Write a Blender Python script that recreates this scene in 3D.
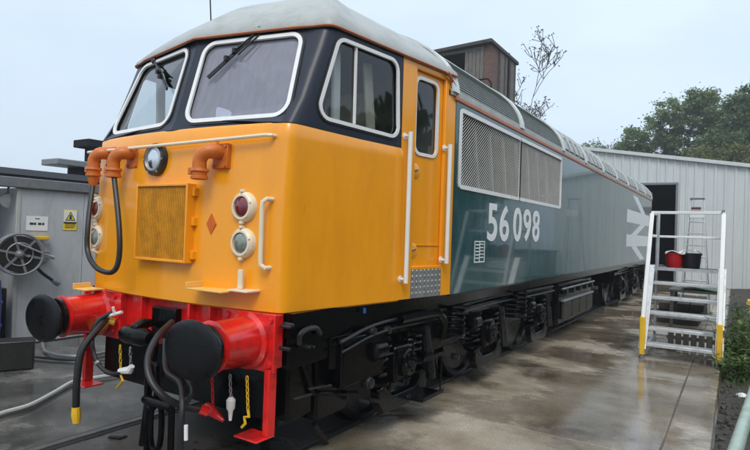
import bpy, bmesh, math, random
from math import sin, cos, pi, radians as rad
from mathutils import Vector as V, Matrix, noise
from mathutils.geometry import tessellate_polygon
random.seed(7)
S = bpy.context.scene
for o in list(bpy.data.objects): bpy.data.objects.remove(o)
C = S.collection
# ------------------------------------------------------------------ camera
CP = V((3.5891, -2.2399, 1.801)); YAW, PITCH, ROLL, FPX = 0.5733, 0.0123, 0.0346, 559.6
FW = V((-sin(YAW)*cos(PITCH), cos(YAW)*cos(PITCH), sin(PITCH)))
_r = V((cos(YAW), sin(YAW), 0)); _u = _r.cross(FW)
RT = _r*cos(ROLL)+_u*sin(ROLL); UP = _u*cos(ROLL)-_r*sin(ROLL)
cam = bpy.data.cameras.new('camera'); co = bpy.data.objects.new('camera', cam); C.objects.link(co)
m = Matrix((RT, UP, -FW)).transposed().to_4x4(); m.translation = CP; co.matrix_world = m
cam.sensor_width = 36; cam.lens = FPX/750*36; cam.clip_start = .05; cam.clip_end = 3000
S.camera = co
def ray(px, py): return FW+RT*((px-375)/FPX)-UP*((py-225)/FPX)
def hit(px, py, ax, val):
    d = ray(px, py); t = (val-CP[ax])/d[ax]; return CP+d*t
def hx(px, py, x): return hit(px, py, 0, x)
def hy(px, py, y): return hit(px, py, 1, y)
def hz(px, py, z): return hit(px, py, 2, z)
# ------------------------------------------------------------------ sky, sun, exposure
W = bpy.data.worlds.new('World'); S.world = W; W.use_nodes = True
nt = W.node_tree; N = nt.nodes; L = nt.links; N.clear()
SUN_EL, SUN_AZ = rad(50), rad(150)      # azimuth clockwise from +Y: sun behind the camera, to its right
out = N.new('ShaderNodeOutputWorld'); bg = N.new('ShaderNodeBackground'); bg.inputs[1].default_value = 1.0
sky = N.new('ShaderNodeTexSky'); sky.sky_type = 'NISHITA'; sky.sun_disc = False
sky.sun_elevation = SUN_EL; sky.sun_rotation = SUN_AZ; sky.air_density = 1.5; sky.dust_density = 4
sc = N.new('ShaderNodeVectorMath'); sc.operation = 'SCALE'; sc.inputs['Scale'].default_value = .09
L.new(sky.outputs[0], sc.inputs[0])
tc = N.new('ShaderNodeTexCoord'); sep = N.new('ShaderNodeSeparateXYZ'); L.new(tc.outputs['Generated'], sep.inputs[0])
rmp = N.new('ShaderNodeValToRGB'); L.new(sep.outputs[2], rmp.inputs[0])     # cloud layer: overcast, brighter overhead
rmp.color_ramp.elements[0].color = (.52, .62, .72, 1); rmp.color_ramp.elements[1].color = (.98, 1.1, 1.22, 1)
e_ = rmp.color_ramp.elements.new(.3); e_.color = (.55, .66, .80, 1)
mp = N.new('ShaderNodeMapping'); mp.inputs['Scale'].default_value = (1, 1, 2.6); L.new(tc.outputs['Generated'], mp.inputs[0])
nz = N.new('ShaderNodeTexNoise'); nz.inputs['Scale'].default_value = 1.6; nz.inputs['Detail'].default_value = 5; L.new(mp.outputs[0], nz.inputs[0])
mr = N.new('ShaderNodeMapRange'); mr.inputs[1].default_value = .3; mr.inputs[2].default_value = .7; mr.inputs[3].default_value = .88; mr.inputs[4].default_value = 1.10
L.new(nz.outputs[0], mr.inputs[0])
mul = N.new('ShaderNodeVectorMath'); mul.operation = 'SCALE'; L.new(rmp.outputs[0], mul.inputs[0]); L.new(mr.outputs[0], mul.inputs['Scale'])
mx = N.new('ShaderNodeMix'); mx.data_type = 'RGBA'; mx.inputs[0].default_value = .85
L.new(sc.outputs[0], mx.inputs[6]); L.new(mul.outputs[0], mx.inputs[7]); L.new(mx.outputs[2], bg.inputs[0]); L.new(bg.outputs[0], out.inputs[0])
sl = bpy.data.lights.new('sun', 'SUN'); sl.energy = 1.1; sl.angle = rad(25); sl.color = (1, .97, .92)
so = bpy.data.objects.new('sun', sl); C.objects.link(so); so.location = (0, 0, 40)
sd = V((sin(SUN_AZ)*cos(SUN_EL), cos(SUN_AZ)*cos(SUN_EL), sin(SUN_EL)))
so.rotation_euler = sd.to_track_quat('Z', 'Y').to_euler()
S.view_settings.view_transform = 'Standard'; S.view_settings.look = 'None'
S.view_settings.exposure = 0.55; S.view_settings.gamma = 1; S.view_settings.use_curve_mapping = False
S.render.engine = 'CYCLES'
# ------------------------------------------------------------------ materials
def mat(name, col, rough=.5, metal=0, var=.12, scale=6., bump=0., bscale=60., coat=0., spec=.5, col2=None, rvar=.0, grime=None, stretch=(1, 1, 1)):
    m = bpy.data.materials.new(name); m.use_nodes = True; t = m.node_tree; n = t.nodes; l = t.links
    b = n['Principled BSDF']; b.inputs['Metallic'].default_value = metal; b.inputs['Specular IOR Level'].default_value = spec
    b.inputs['Coat Weight'].default_value = coat; b.inputs['Coat Roughness'].default_value = .04
    c = n.new('ShaderNodeTexCoord'); mpn = n.new('ShaderNodeMapping'); mpn.inputs['Scale'].default_value = stretch; l.new(c.outputs['Object'], mpn.inputs[0])
    z = n.new('ShaderNodeTexNoise'); z.inputs['Scale'].default_value = scale; z.inputs['Detail'].default_value = 6; z.inputs['Roughness'].default_value = .65
    l.new(mpn.outputs[0], z.inputs[0])
    rp = n.new('ShaderNodeValToRGB'); rp.color_ramp.elements[0].position = .3; rp.color_ramp.elements[1].position = .7
    c2 = col2 or tuple(min(1, x*(1+var)) for x in col); c1 = col if col2 else tuple(x*(1-var) for x in col)
    rp.color_ramp.elements[0].color = (*c1, 1); rp.color_ramp.elements[1].color = (*c2, 1); l.new(z.outputs[0], rp.inputs[0])
    last = rp.outputs[0]
    if grime:      # (colour, scale, amount): blotches of dirt
        z2 = n.new('ShaderNodeTexNoise'); z2.inputs['Scale'].default_value = grime[1]; z2.inputs['Detail'].default_value = 8; z2.inputs['Roughness'].default_value = .7
        l.new(mpn.outputs[0], z2.inputs[0])
        r2 = n.new('ShaderNodeMapRange'); r2.inputs[1].default_value = .48; r2.inputs[2].default_value = .72; r2.inputs[4].default_value = grime[2]; l.new(z2.outputs[0], r2.inputs[0])
        mm = n.new('ShaderNodeMix'); mm.data_type = 'RGBA'; l.new(r2.outputs[0], mm.inputs[0]); l.new(last, mm.inputs[6]); mm.inputs[7].default_value = (*grime[0], 1); last = mm.outputs[2]
    l.new(last, b.inputs['Base Color'])
    if rvar:
        rr = n.new('ShaderNodeMapRange'); rr.inputs[1].default_value = .3; rr.inputs[2].default_value = .7
        rr.inputs[3].default_value = max(.02, rough-rvar); rr.inputs[4].default_value = min(1, rough+rvar); l.new(z.outputs[0], rr.inputs[0]); l.new(rr.outputs[0], b.inputs['Roughness'])
    else: b.inputs['Roughness'].default_value = rough
    if bump:
        z3 = n.new('ShaderNodeTexNoise'); z3.inputs['Scale'].default_value = bscale; z3.inputs['Detail'].default_value = 4; l.new(mpn.outputs[0], z3.inputs[0])
        bn = n.new('ShaderNodeBump'); bn.inputs['Strength'].default_value = bump; bn.inputs['Distance'].default_value = .02; l.new(z3.outputs[0], bn.inputs['Height']); l.new(bn.outputs[0], b.inputs['Normal'])
    return m
YEL = mat('yellow_paint', (.92, .355, .008), .30, var=.03, scale=1.2, bump=.16, bscale=2.2, coat=.4, rvar=.05, grime=((.62, .20, .008), 2.2, .30), stretch=(1.6, 1.6, .45))
TEAL = mat('teal_paint', (.003, .058, .066), .20, var=.10, scale=1.5, bump=.55, bscale=1.7, coat=.48, spec=.28, stretch=(1, 1, .55))
TEAL.node_tree.nodes['Principled BSDF'].inputs['Coat IOR'].default_value = 1.5
BLK = mat('black_cab_paint', (.013, .018, .032), .42, spec=.3, var=.2, scale=3, coat=.12, bump=.01, bscale=6)
ROOF = mat('roof_grey_paint', (.36, .375, .355), .45, var=.10, scale=3, grime=((.16, .18, .16), 5, .5))
ROOFD = mat('roof_mesh_green', (.19, .215, .195), .5, var=.2, scale=8)
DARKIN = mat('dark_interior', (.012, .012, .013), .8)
ORS = mat('orange_cantrail', (.42, .13, .05), .4, var=.15)
RED = mat('red_paint', (.72, .012, .010), .25, var=.1, scale=5, coat=.5, bump=.04, bscale=20, grime=((.10, .012, .01), 6, .75))
UND = mat('underframe_black', (.0010, .0010, .0011), .14, var=.3, scale=9, spec=.20, bump=.10, bscale=30, rvar=.09, grime=((.005, .004, .0035), 10, .5))
UNG = mat('underframe_worn_glint_grey', (.028, .028, .03), .32, metal=.4, var=.3, scale=12, rvar=.1)  # paler than the underframe black; the brighter colour also stands in for glints
WHT = mat('white_paint', (.78, .78, .76), .35, var=.05, scale=8)
CREAM = mat('cream_paint', (.78, .68, .50), .35, var=.05, scale=8)
LET = mat('white_lettering', (.78, .80, .80), .5, var=.03, spec=.25)
ALU = mat('aluminium', (.55, .56, .57), .38, metal=.65, var=.12, scale=14, grime=((.22, .20, .17), 9, .5))
STEEL = mat('bare_steel', (.45, .44, .42), .3, metal=.8, var=.2, scale=15)
ORG = mat('orange_socket_paint', (.60, .15, .015), .4, var=.15, scale=12, bump=.03, bscale=30, grime=((.20, .05, .01), 12, .6))
RUB = mat('black_rubber', (.012, .012, .013), .42, var=.3, scale=20)
RUBW = mat('buffer_black', (.004, .004, .0045), .32, spec=.25, var=.3, scale=9, bump=.05, bscale=14, rvar=.12)
GRL = mat('grille_ochre', (.66, .29, .012), .5, var=.25, scale=10, bump=.3, bscale=90)
YHB = mat('yellow_fitting', (.75, .45, .02), .4, var=.12)
CONC = None
BRK = None
TIM = mat('weathered_timber', (.15, .135, .115), .8, var=.3, scale=5, stretch=(6, 6, .6), bump=.3, bscale=18, grime=((.06, .055, .05), 6, .7))
BTIM = mat('black_timber', (.012, .011, .010), .45, var=.4, scale=8, bump=.3, bscale=25)
CLAD = mat('pale_cladding', (.56, .59, .58), .6, spec=.25, var=.05, scale=1.5, grime=((.42, .44, .42), 2.2, .3), stretch=(2.5, 2.5, .35))
CABG = mat('cabinet_grey', (.47, .485, .495), .38, var=.08, scale=2, grime=((.26, .26, .25), 3, .55), stretch=(1, 1.5, .5))
FELT = mat('roof_felt', (.014, .015, .018), .8, spec=.12, var=.25, scale=4, bump=.1, bscale=40)
GRYM = mat('mid_grey_metal', (.20, .21, .22), .4, metal=.3, var=.15, scale=10)
BLU = mat('blue_plastic', (.012, .05, .26), .3, var=.1)
REDP = mat('red_plastic', (.42, .008, .012), .3, var=.1)
BLKP = mat('black_plastic', (.012, .013, .016), .35, var=.15)
TANKS = mat('mud_brown', (.05, .045, .036), .5, var=.3, scale=10)
PALE = mat('pale_grey_trim', (.42, .43, .40), .6, var=.1)
SEAT = mat('seat_cream_fabric', (.50, .46, .36), .8, var=.15)
BARK = mat('bark', (.07, .055, .042), .85, var=.3, scale=8, bump=.4, bscale=20)
SOIL = None
def glass(name, tint, mist=0., fres=1.5, gl_col=(1, 1, 1)):
    m = bpy.data.materials.new(name); m.use_nodes = True; t = m.node_tree; n = t.nodes; l = t.links; n.clear()
    o = n.new('ShaderNodeOutputMaterial'); tr = n.new('ShaderNodeBsdfTransparent'); tr.inputs[0].default_value = (*tint, 1)
    g = n.new('ShaderNodeBsdfGlossy'); g.inputs['Roughness'].default_value = .03; g.inputs['Color'].default_value = (*gl_col, 1); lw = n.new('ShaderNodeLayerWeight'); lw.inputs[0].default_value = .5; pw_ = n.new('ShaderNodeMath'); pw_.operation = 'POWER'; pw_.inputs[1].default_value = 4; l.new(lw.outputs['Facing'], pw_.inputs[0]); f = n.new('ShaderNodeMapRange'); f.inputs[3].default_value = .06; f.inputs[4].default_value = 1; l.new(pw_.outputs[0], f.inputs[0])
    a = n.new('ShaderNodeMixShader'); l.new(f.outputs[0], a.inputs[0])
    if mist:
        c = n.new('ShaderNodeTexCoord'); mpn = n.new('ShaderNodeMapping'); mpn.inputs['Scale'].default_value = (9, 9, 1.2); l.new(c.outputs['Object'], mpn.inputs[0])
        z = n.new('ShaderNodeTexNoise'); z.inputs['Scale'].default_value = 2.5; z.inputs['Detail'].default_value = 7; l.new(mpn.outputs[0], z.inputs[0])
        r = n.new('ShaderNodeMapRange'); r.inputs[1].default_value = .3; r.inputs[2].default_value = .7; r.inputs[3].default_value = mist*.9; r.inputs[4].default_value = mist*1.1; l.new(z.outputs[0], r.inputs[0])
        d = n.new('ShaderNodeBsdfDiffuse'); d.inputs[0].default_value = (.50, .50, .60, 1); q = n.new('ShaderNodeMixShader')
        l.new(r.outputs[0], q.inputs[0]); l.new(tr.outputs[0], q.inputs[1]); l.new(d.outputs[0], q.inputs[2]); l.new(q.outputs[0], a.inputs[1])
    else: l.new(tr.outputs[0], a.inputs[1])
    l.new(g.outputs[0], a.inputs[2]); l.new(a.outputs[0], o.inputs[0]); return m
GLS = glass('cab_glass', (.74, .78, .78)); GLM = glass('misted_windscreen', (.62, .62, .70), .38)
LENSR = mat('red_lens', (.16, .004, .010), .08, coat=1, var=.2, scale=30); LENSC = mat('clear_lens', (.20, .23, .20), .1, coat=1, var=.25, scale=40, metal=.2)
REFL = mat('lamp_reflector', (.75, .77, .8), .12, metal=.95, var=.05)
def wetground(name, c1, c2, c3, wet, scale, rdry=.55, rwet=.05, streak=(1, 1, 1)):
    m = bpy.data.materials.new(name); m.use_nodes = True; t = m.node_tree; n = t.nodes; l = t.links; b = n['Principled BSDF']; b.inputs['Specular IOR Level'].default_value = .75
    c = n.new('ShaderNodeTexCoord'); mpn = n.new('ShaderNodeMapping'); mpn.inputs['Scale'].default_value = streak; l.new(c.outputs['Object'], mpn.inputs[0])
    z = n.new('ShaderNodeTexNoise'); z.inputs['Scale'].default_value = scale; z.inputs['Detail'].default_value = 9; z.inputs['Roughness'].default_value = .62; l.new(mpn.outputs[0], z.inputs[0])
    rp = n.new('ShaderNodeValToRGB'); e = rp.color_ramp.elements; e[0].position = .32; e[1].position = .68; e[0].color = (*c1, 1); e[1].color = (*c3, 1); x = e.new(.5); x.color = (*c2, 1); l.new(z.outputs[0], rp.inputs[0])
    zf = n.new('ShaderNodeTexNoise'); zf.inputs['Scale'].default_value = 60; zf.inputs['Detail'].default_value = 9; zf.inputs['Roughness'].default_value = .75; l.new(c.outputs['Object'], zf.inputs[0])
    rf = n.new('ShaderNodeMapRange'); rf.inputs[1].default_value = .3; rf.inputs[2].default_value = .7; rf.inputs[3].default_value = .55; rf.inputs[4].default_value = 1.4; l.new(zf.outputs[0], rf.inputs[0])
    mu = n.new('ShaderNodeVectorMath'); mu.operation = 'SCALE'; l.new(rp.outputs[0], mu.inputs[0]); l.new(rf.outputs[0], mu.inputs['Scale'])
    z2 = n.new('ShaderNodeTexNoise'); z2.inputs['Scale'].default_value = scale*.55; z2.inputs['Detail'].default_value = 9; z2.inputs['Roughness'].default_value = .62; z2.inputs['Distortion'].default_value = .3; l.new(mpn.outputs[0], z2.inputs[0])
    w = n.new('ShaderNodeMapRange'); w.inputs[1].default_value = .62-wet*.3; w.inputs[2].default_value = .69-wet*.3; l.new(z2.outputs[0], w.inputs[0])
    rr = n.new('ShaderNodeMapRange'); rr.inputs[3].default_value = rdry; rr.inputs[4].default_value = rwet; l.new(w.outputs[0], rr.inputs[0]); l.new(rr.outputs[0], b.inputs['Roughness'])
    dk = n.new('ShaderNodeMapRange'); dk.inputs[3].default_value = 1; dk.inputs[4].default_value = .6; l.new(w.outputs[0], dk.inputs[0])
    m2 = n.new('ShaderNodeVectorMath'); m2.operation = 'SCALE'; l.new(mu.outputs[0], m2.inputs[0]); l.new(dk.outputs[0], m2.inputs['Scale']); l.new(m2.outputs[0], b.inputs['Base Color'])
    bn = n.new('ShaderNodeBump'); bn.inputs['Distance'].default_value = .008; st = n.new('ShaderNodeMapRange'); st.inputs[3].default_value = .7; st.inputs[4].default_value = .04; l.new(w.outputs[0], st.inputs[0]); l.new(st.outputs[0], bn.inputs['Strength'])
    l.new(zf.outputs[0], bn.inputs['Height']); l.new(bn.outputs[0], b.inputs['Normal']); return m
CONC = wetground('wet_concrete', (.13, .095, .06), (.33, .27, .195), (.52, .455, .365), .62, 1.25, .36, .025, (.8, 1, 1))
ASPH = wetground('wet_asphalt', (.045, .042, .038), (.11, .105, .096), (.24, .225, .20), .70, 1.7, .38, .035)
BED = wetground('oily_trackbed', (.025, .022, .018), (.05, .044, .036), (.10, .088, .07), .35, 1.6, .5, .12)
SOIL = mat('dark_soil', (.02, .017, .013), .85, var=.4, scale=14, bump=1., bscale=30, col2=(.07, .06, .045))
def brick_mat():
    m = mat('brick_wall', (.2, .08, .05), .85); t = m.node_tree; n = t.nodes; l = t.links; b = n['Principled BSDF']
    c = n.new('ShaderNodeTexCoord'); s = n.new('ShaderNodeSeparateXYZ'); l.new(c.outputs['Object'], s.inputs[0])
    ad = n.new('ShaderNodeMath'); l.new(s.outputs[0], ad.inputs[0]); l.new(s.outputs[1], ad.inputs[1]); cb = n.new('ShaderNodeCombineXYZ'); l.new(ad.outputs[0], cb.inputs[0]); l.new(s.outputs[2], cb.inputs[1])
    k = n.new('ShaderNodeTexBrick'); k.inputs['Scale'].default_value = 1; k.inputs['Brick Width'].default_value = .22; k.inputs['Row Height'].default_value = .075; k.inputs['Mortar Size'].default_value = .008
    k.inputs['Color1'].default_value = (.17, .06, .04, 1); k.inputs['Color2'].default_value = (.08, .045, .035, 1); k.inputs['Mortar'].default_value = (.16, .14, .12, 1); l.new(cb.outputs[0], k.inputs[0]); l.new(k.outputs[0], b.inputs['Base Color']); return m
BRK = brick_mat()
def leafmat(name, c1, c2):
    m = bpy.data.materials.new(name); m.use_nodes = True; t = m.node_tree; n = t.nodes; l = t.links; b = n['Principled BSDF']; b.inputs['Roughness'].default_value = .6
    g = n.new('ShaderNodeNewGeometry'); rp = n.new('ShaderNodeValToRGB'); rp.color_ramp.elements[0].color = (*c1, 1); rp.color_ramp.elements[1].color = (*c2, 1); l.new(g.outputs['Random Per Island'], rp.inputs[0])
    l.new(rp.outputs[0], b.inputs['Base Color']); tr = n.new('ShaderNodeBsdfTranslucent'); l.new(rp.outputs[0], tr.inputs[0]); a = n.new('ShaderNodeMixShader'); a.inputs[0].default_value = .35
    o = n['Material Output']; l.new(b.outputs[0], a.inputs[1]); l.new(tr.outputs[0], a.inputs[2]); l.new(a.outputs[0], o.inputs[0]); return m
LF1 = leafmat('leaf_mid_green', (.085, .135, .05), (.22, .30, .12)); LF2 = leafmat('leaf_dark_green', (.055, .095, .038), (.14, .20, .085)); LF3 = leafmat('leaf_yellow_green', (.10, .12, .035), (.22, .23, .085)); LF4 = leafmat('leaf_brown', (.06, .035, .025), (.13, .075, .05)); LFW = leafmat('weed_green', (.05, .10, .02), (.16, .23, .06))
# ------------------------------------------------------------------ mesh helpers
class MB:
    def __init__(s): s.v = []; s.f = []
    def add(s, vs, fs): k = len(s.v); s.v += [tuple(x) for x in vs]; s.f += [tuple(i+k for i in f) for f in fs]; return s
    def box(s, c, d, R=None):
        c = V(c); hx_, hy_, hz_ = d[0]/2, d[1]/2, d[2]/2
        p = [V((x, y, z)) for x in (-hx_, hx_) for y in (-hy_, hy_) for z in (-hz_, hz_)]
        if R is not None: p = [R@q for q in p]
        return s.add([c+q for q in p], [(0, 1, 3, 2), (4, 6, 7, 5), (0, 4, 5, 1), (2, 3, 7, 6), (0, 2, 6, 4), (1, 5, 7, 3)])
    def b2(s, a, b): return s.box([(a[i]+b[i])/2 for i in range(3)], [abs(a[i]-b[i]) for i in range(3)])
    def beam(s, a, b, w, h, up=(0, 0, 1)):
        a, b = V(a), V(b); d = b-a; z = d.normalized(); x = V(up).cross(z)
        if x.length < 1e-4: x = V((1, 0, 0)).cross(z)
        x.normalize(); y = z.cross(x); R = Matrix((x, y, z)).transposed(); return s.box((a+b)/2, (w, h, d.length), R)
    def tube(s, pts, r, n=8, caps=True):
        pts = [V(p) for p in pts]; rs = r if isinstance(r, (list, tuple)) else [r]*len(pts); k = len(s.v); prev = None
        for i, p in enumerate(pts):
            t = (pts[min(i+1, len(pts)-1)]-pts[max(i-1, 0)]).normalized()
            a = prev-t*prev.dot(t) if prev is not None else (V((0, 0, 1)) if abs(t.z) < .9 else V((1, 0, 0))).cross(t)
            if a.length < 1e-5: a = V((1, 0, 0)).cross(t)
            a.normalize(); prev = a; b = t.cross(a)
            s.v += [tuple(p+(a*cos(2*pi*j/n)+b*sin(2*pi*j/n))*rs[i]) for j in range(n)]
        for i in range(len(pts)-1):
            for j in range(n): s.f.append((k+i*n+j, k+i*n+(j+1) % n, k+(i+1)*n+(j+1) % n, k+(i+1)*n+j))
        if caps: s.f.append(tuple(k+j for j in reversed(range(n)))); s.f.append(tuple(k+(len(pts)-1)*n+j for j in range(n)))
        return s
    def lathe(s, o, ax, prof, n=24, sx=1., upv=(0, 0, 1)):   # prof: (distance along axis, radius); sx stretches sideways
        o = V(o); ax = V(ax).normalized(); u = V(upv) if abs(ax.dot(V(upv))) < .95 else V((1, 0, 0)); u = (u-ax*u.dot(ax)).normalized(); w = ax.cross(u); k = len(s.v)
        for d, r in prof: s.v += [tuple(o+ax*d+u*(r*cos(2*pi*j/n))+w*(r*sx*sin(2*pi*j/n))) for j in range(n)]
        for i in range(len(prof)-1):
            for j in range(n): s.f.append((k+i*n+j, k+i*n+(j+1) % n, k+(i+1)*n+(j+1) % n, k+(i+1)*n+j))
        s.f.append(tuple(k+j for j in reversed(range(n)))); s.f.append(tuple(k+(len(prof)-1)*n+j for j in range(n))); return s
    def prism(s, poly, fn, t):      # poly 2d, fn(u,v)->V, t: thickness vector
        n = len(poly); P = [fn(*p) for p in poly]; t = V(t); k = len(s.v); s.v += [tuple(p) for p in P]+[tuple(p+t) for p in P]
        s.f.append(tuple(k+i for i in range(n))); s.f.append(tuple(k+n+i for i in reversed(range(n))))
        for i in range(n): s.f.append((k+i, k+n+i, k+n+(i+1) % n, k+(i+1) % n))
        return s
    def grid(s, rows):
        k = len(s.v); n = len(rows[0])
        for r in rows: s.v += [tuple(p) for p in r]
        for i in range(len(rows)-1):
            for j in range(n-1): s.f.append((k+i*n+j, k+i*n+j+1, k+(i+1)*n+j+1, k+(i+1)*n+j))
        return s
    def holed(s, outer, holes, fn):  # planar panel with holes, mapped through fn
        polys = [[V((*p, 0)) for p in outer]]+[[V((*p, 0)) for p in h] for h in holes]; flat = [p for q in polys for p in q]
        return s.add([fn(p.x, p.y) for p in flat], tessellate_polygon(polys))
    def build(s, name, ma, parent=None, smooth=True, bevel=0., seg=2, ang=35, solid=0.):
        me = bpy.data.meshes.new(name); me.from_pydata(s.v, [], s.f)
        bm = bmesh.new(); bm.from_mesh(me); bmesh.ops.recalc_face_normals(bm, faces=bm.faces); bm.to_mesh(me); bm.free()
        me.materials.append(ma); o = bpy.data.objects.new(name, me); C.objects.link(o)
        if parent is not None: o.parent = parent; o.matrix_parent_inverse = parent_inv(parent)
        if smooth:
            me.polygons.foreach_set('use_smooth', [True]*len(me.polygons)); me.set_sharp_from_angle(angle=rad(ang))
        if solid: q = o.modifiers.new('solid', 'SOLIDIFY'); q.thickness = solid; q.offset = 0; q = o.modifiers.new('split', 'EDGE_SPLIT'); q.split_angle = rad(ang)
        if bevel: q = o.modifiers.new('bevel', 'BEVEL'); q.width = bevel; q.segments = seg; q.limit_method = 'ANGLE'
        return o
def world_of(o): return (world_of(o.parent)@o.matrix_parent_inverse if o.parent else Matrix())@Matrix.LocRotScale(o.location, o.rotation_euler, o.scale)
def parent_inv(p): return world_of(p).inverted()
def thing(name, label, cat, loc=(0, 0, 0), group=None, rz=0):
    o = bpy.data.objects.new(name, None); C.objects.link(o); o.location = loc; o.rotation_euler = (0, 0, rz); o.empty_display_size = .1; return tag(o, label, cat, group)
def tag(o, label, cat, group=None):
    o['label'] = label; o['category'] = cat
    if group: o['group'] = group
    return o
def struct(o): o['kind'] = 'structure'; return o
def stuff(o): o['kind'] = 'stuff'; return o
def rr(u0, u1, v0, v1, r=.05, n=5):     # rounded rectangle
    return rpoly([(u0, v0), (u1, v0), (u1, v1), (u0, v1)], r, n)
def rpoly(P, r, n=5):                   # any polygon with rounded corners
    o = []
    for i, p in enumerate(P):
        p = V(p); a = (V(P[i-1])-p).normalized(); b = (V(P[(i+1) % len(P)])-p).normalized(); h = math.acos(max(-1, min(1, a.dot(b))))/2; d = r/math.tan(h)
        c = p+(a+b).normalized()*(r/sin(h)); s0 = p+a*d-c; s1 = p+b*d-c; a0 = math.atan2(s0.y, s0.x); da = math.atan2(s1.y, s1.x)-a0
        while da > pi: da -= 2*pi
        while da < -pi: da += 2*pi
        o += [(c.x+r*cos(a0+da*k/n), c.y+r*sin(a0+da*k/n)) for k in range(n+1)]
    return o
def sub(P, n=10): return [tuple(V(P[i]).lerp(V(P[(i+1) % len(P)]), k/n)) for i in range(len(P)) for k in range(n)]
def inset(poly, d):                     # offset of a convex polygon, d>0 outward
    n = len(poly); c = V((sum(p[0] for p in poly)/n, sum(p[1] for p in poly)/n)); o = []
    for i in range(n):
        a, p, b = V(poly[i-1]), V(poly[i]), V(poly[(i+1) % n]); t = (b-a)
        if t.length < 1e-9: o.append(tuple(p)); continue
        t.normalize(); q = V((t.y, -t.x))
        if q.dot(p-c) < 0: q = -q
        o.append(tuple(p+q*d))
    return o
def frame(poly, w, fn, t, name, ma, parent, out=0.):   # ring between poly and poly+w, thickness vector t
    b = MB(); A = [fn(*p)+V(t)*out for p in inset(poly, 0)]; B = [fn(*p)+V(t)*out for p in inset(poly, w)]; n = len(poly); t = V(t)
    vs = A+B+[p+t for p in A]+[p+t for p in B]; fs = []
    for i in range(n):
        j = (i+1) % n; fs += [(i, j, n+j, n+i), (2*n+i, 3*n+i, 3*n+j, 2*n+j), (i, 2*n+i, 2*n+j, j), (n+i, n+j, 3*n+j, 3*n+i)]
    return b.add(vs, fs).build(name, ma, parent)
def pane(poly, fn, name, ma, parent): return MB().prism(poly, fn, fn(*poly[0])*0).build(name, ma, parent) if False else MB().add([fn(*p) for p in poly], [tuple(range(len(poly)))]).build(name, ma, parent, smooth=False)
def bez(P, n=14):                       # smooth curve through points
    P = [V(p) for p in P]; Q = [P[0]*2-P[1]]+P+[P[-1]*2-P[-2]]; o = []; k = max(2, n//(len(P)-1))
    for i in range(1, len(Q)-2):
        for j in range(k):
            t = j/k; a, b, c, d = Q[i-1:i+3]; o.append(.5*((2*b)+(c-a)*t+(2*a-5*b+4*c-d)*t*t+(3*b-a-3*c+d)*t**3))
    return o+[P[-1]]
# ------------------------------------------------------------------ ground
G = .1
def sheet(name, x0, x1, y0, y1, z, ma, parent=None): return MB().add([(x0, y0, z), (x1, y0, z), (x1, y1, z), (x0, y1, z)], [(0, 1, 2, 3)]).build(name, ma, parent, smooth=False)
struct(sheet('ground', -600, 600, -600, 900, G-.012, ASPH))
struct(sheet('track_bed', -.66, .70, -40, 60, G-.006, BED))
pav = struct(sheet('pavement', .80, 3.46, -8, 22.9, G-.008, BED))
ys = [-6, -3.1, -.2, 2.7, 5.6, 8.5, 11.4, 14.3, 17.2, 20.1, 22.8]
for i in range(len(ys)-1):
    for x0, x1 in ((.83, 3.10), (3.112, 3.45)):
        dz = random.uniform(-.0015, .0015)
        MB().b2((x0, ys[i]+.006, G-.15), (x1, ys[i+1]-.006, G+dz)).build('concrete_slab', CONC, pav, bevel=.006)
for sx in (-1, 1):
    b = MB()
    for p0, p1, q0, q1 in ((-.036, .036, -.03, .0), (-.009, .009, -.12, -.03), (-.06, .06, -.135, -.12)): b.b2((sx*.7535+p0, -40, G+q0+.006), (sx*.7535+p1, 60, G+q1+.006))
    struct(b.build('rail', mat('rail_steel', (.16, .15, .14), .3, metal=.7, var=.2, scale=8), bevel=.005))
struct(sheet('flangeway', -.7155, -.655, -40, 60, G-.002, DARKIN)); struct(sheet('rail_edge_gap', -.82, -.792, -40, 60, G-.003, DARKIN))
vb = MB(); rows = []
for i in range(60):
    y = -6+i*.5; rows.append([V((3.47+x+.03*noise.noise(V((x, y*3, 0))), y, G-.004+(.02+.10*min(x, 1.5))*(.5+.5*noise.noise(V((x*2.5, y*2.2, 3))))+.05*min(1, x))) for x in (0, .08, .2, .35, .5, .7, .95, 1.3, 1.8, 2.6, 4, 9, 22)])
struct(vb.grid(rows).build('verge', SOIL))  # soil carried far out of view, added so the body side mirrors dark ground
# ------------------------------------------------------------------ locomotive
loco = thing('diesel_locomotive', 'teal diesel locomotive with yellow cab and white number 56 098', 'locomotive', (0, 9.68, G))
ZB, ZC, HW, YB = 1.249, 3.06, 1.38, 2.50     # bottom of body, cantrail, half width, cab rear
LEN = 19.36
def mirx(p): return V((-p[0], p[1], p[2]))
def miry(p): return V((p[0], LEN-p[1], p[2]))
def yfront(x, z): return .43+.085*min(1.05, abs(x)/.98)**2+.02*max(0, (z-1.9)/.6)
SIL, WTOP, BROW = 2.51, 3.235, 3.28
def plan(z):        # (F0, F1, S0) of the right half at height z
    if z <= SIL: f0, f1, s0 = V((0, yfront(0, z))), V((1.02, yfront(1.02, z))), V((1.115, .69))
    else:
        k = (z-SIL)/(BROW-SIL); f0 = V((0, .465)).lerp(V((0, .675)), k); f1 = V((1.035, .585)).lerp(V((.99, .875)), k); s0 = V((1.118, .73)).lerp(V((1.095, .98)), k)
    return f0, f1, s0
def xside(y, z):
    k = max(0, (z-SIL)/(BROW-SIL)); x0, y0 = 1.112-.012*k, .69; return x0+(1.372-x0)*(y-y0)/(YB-y0)
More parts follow.
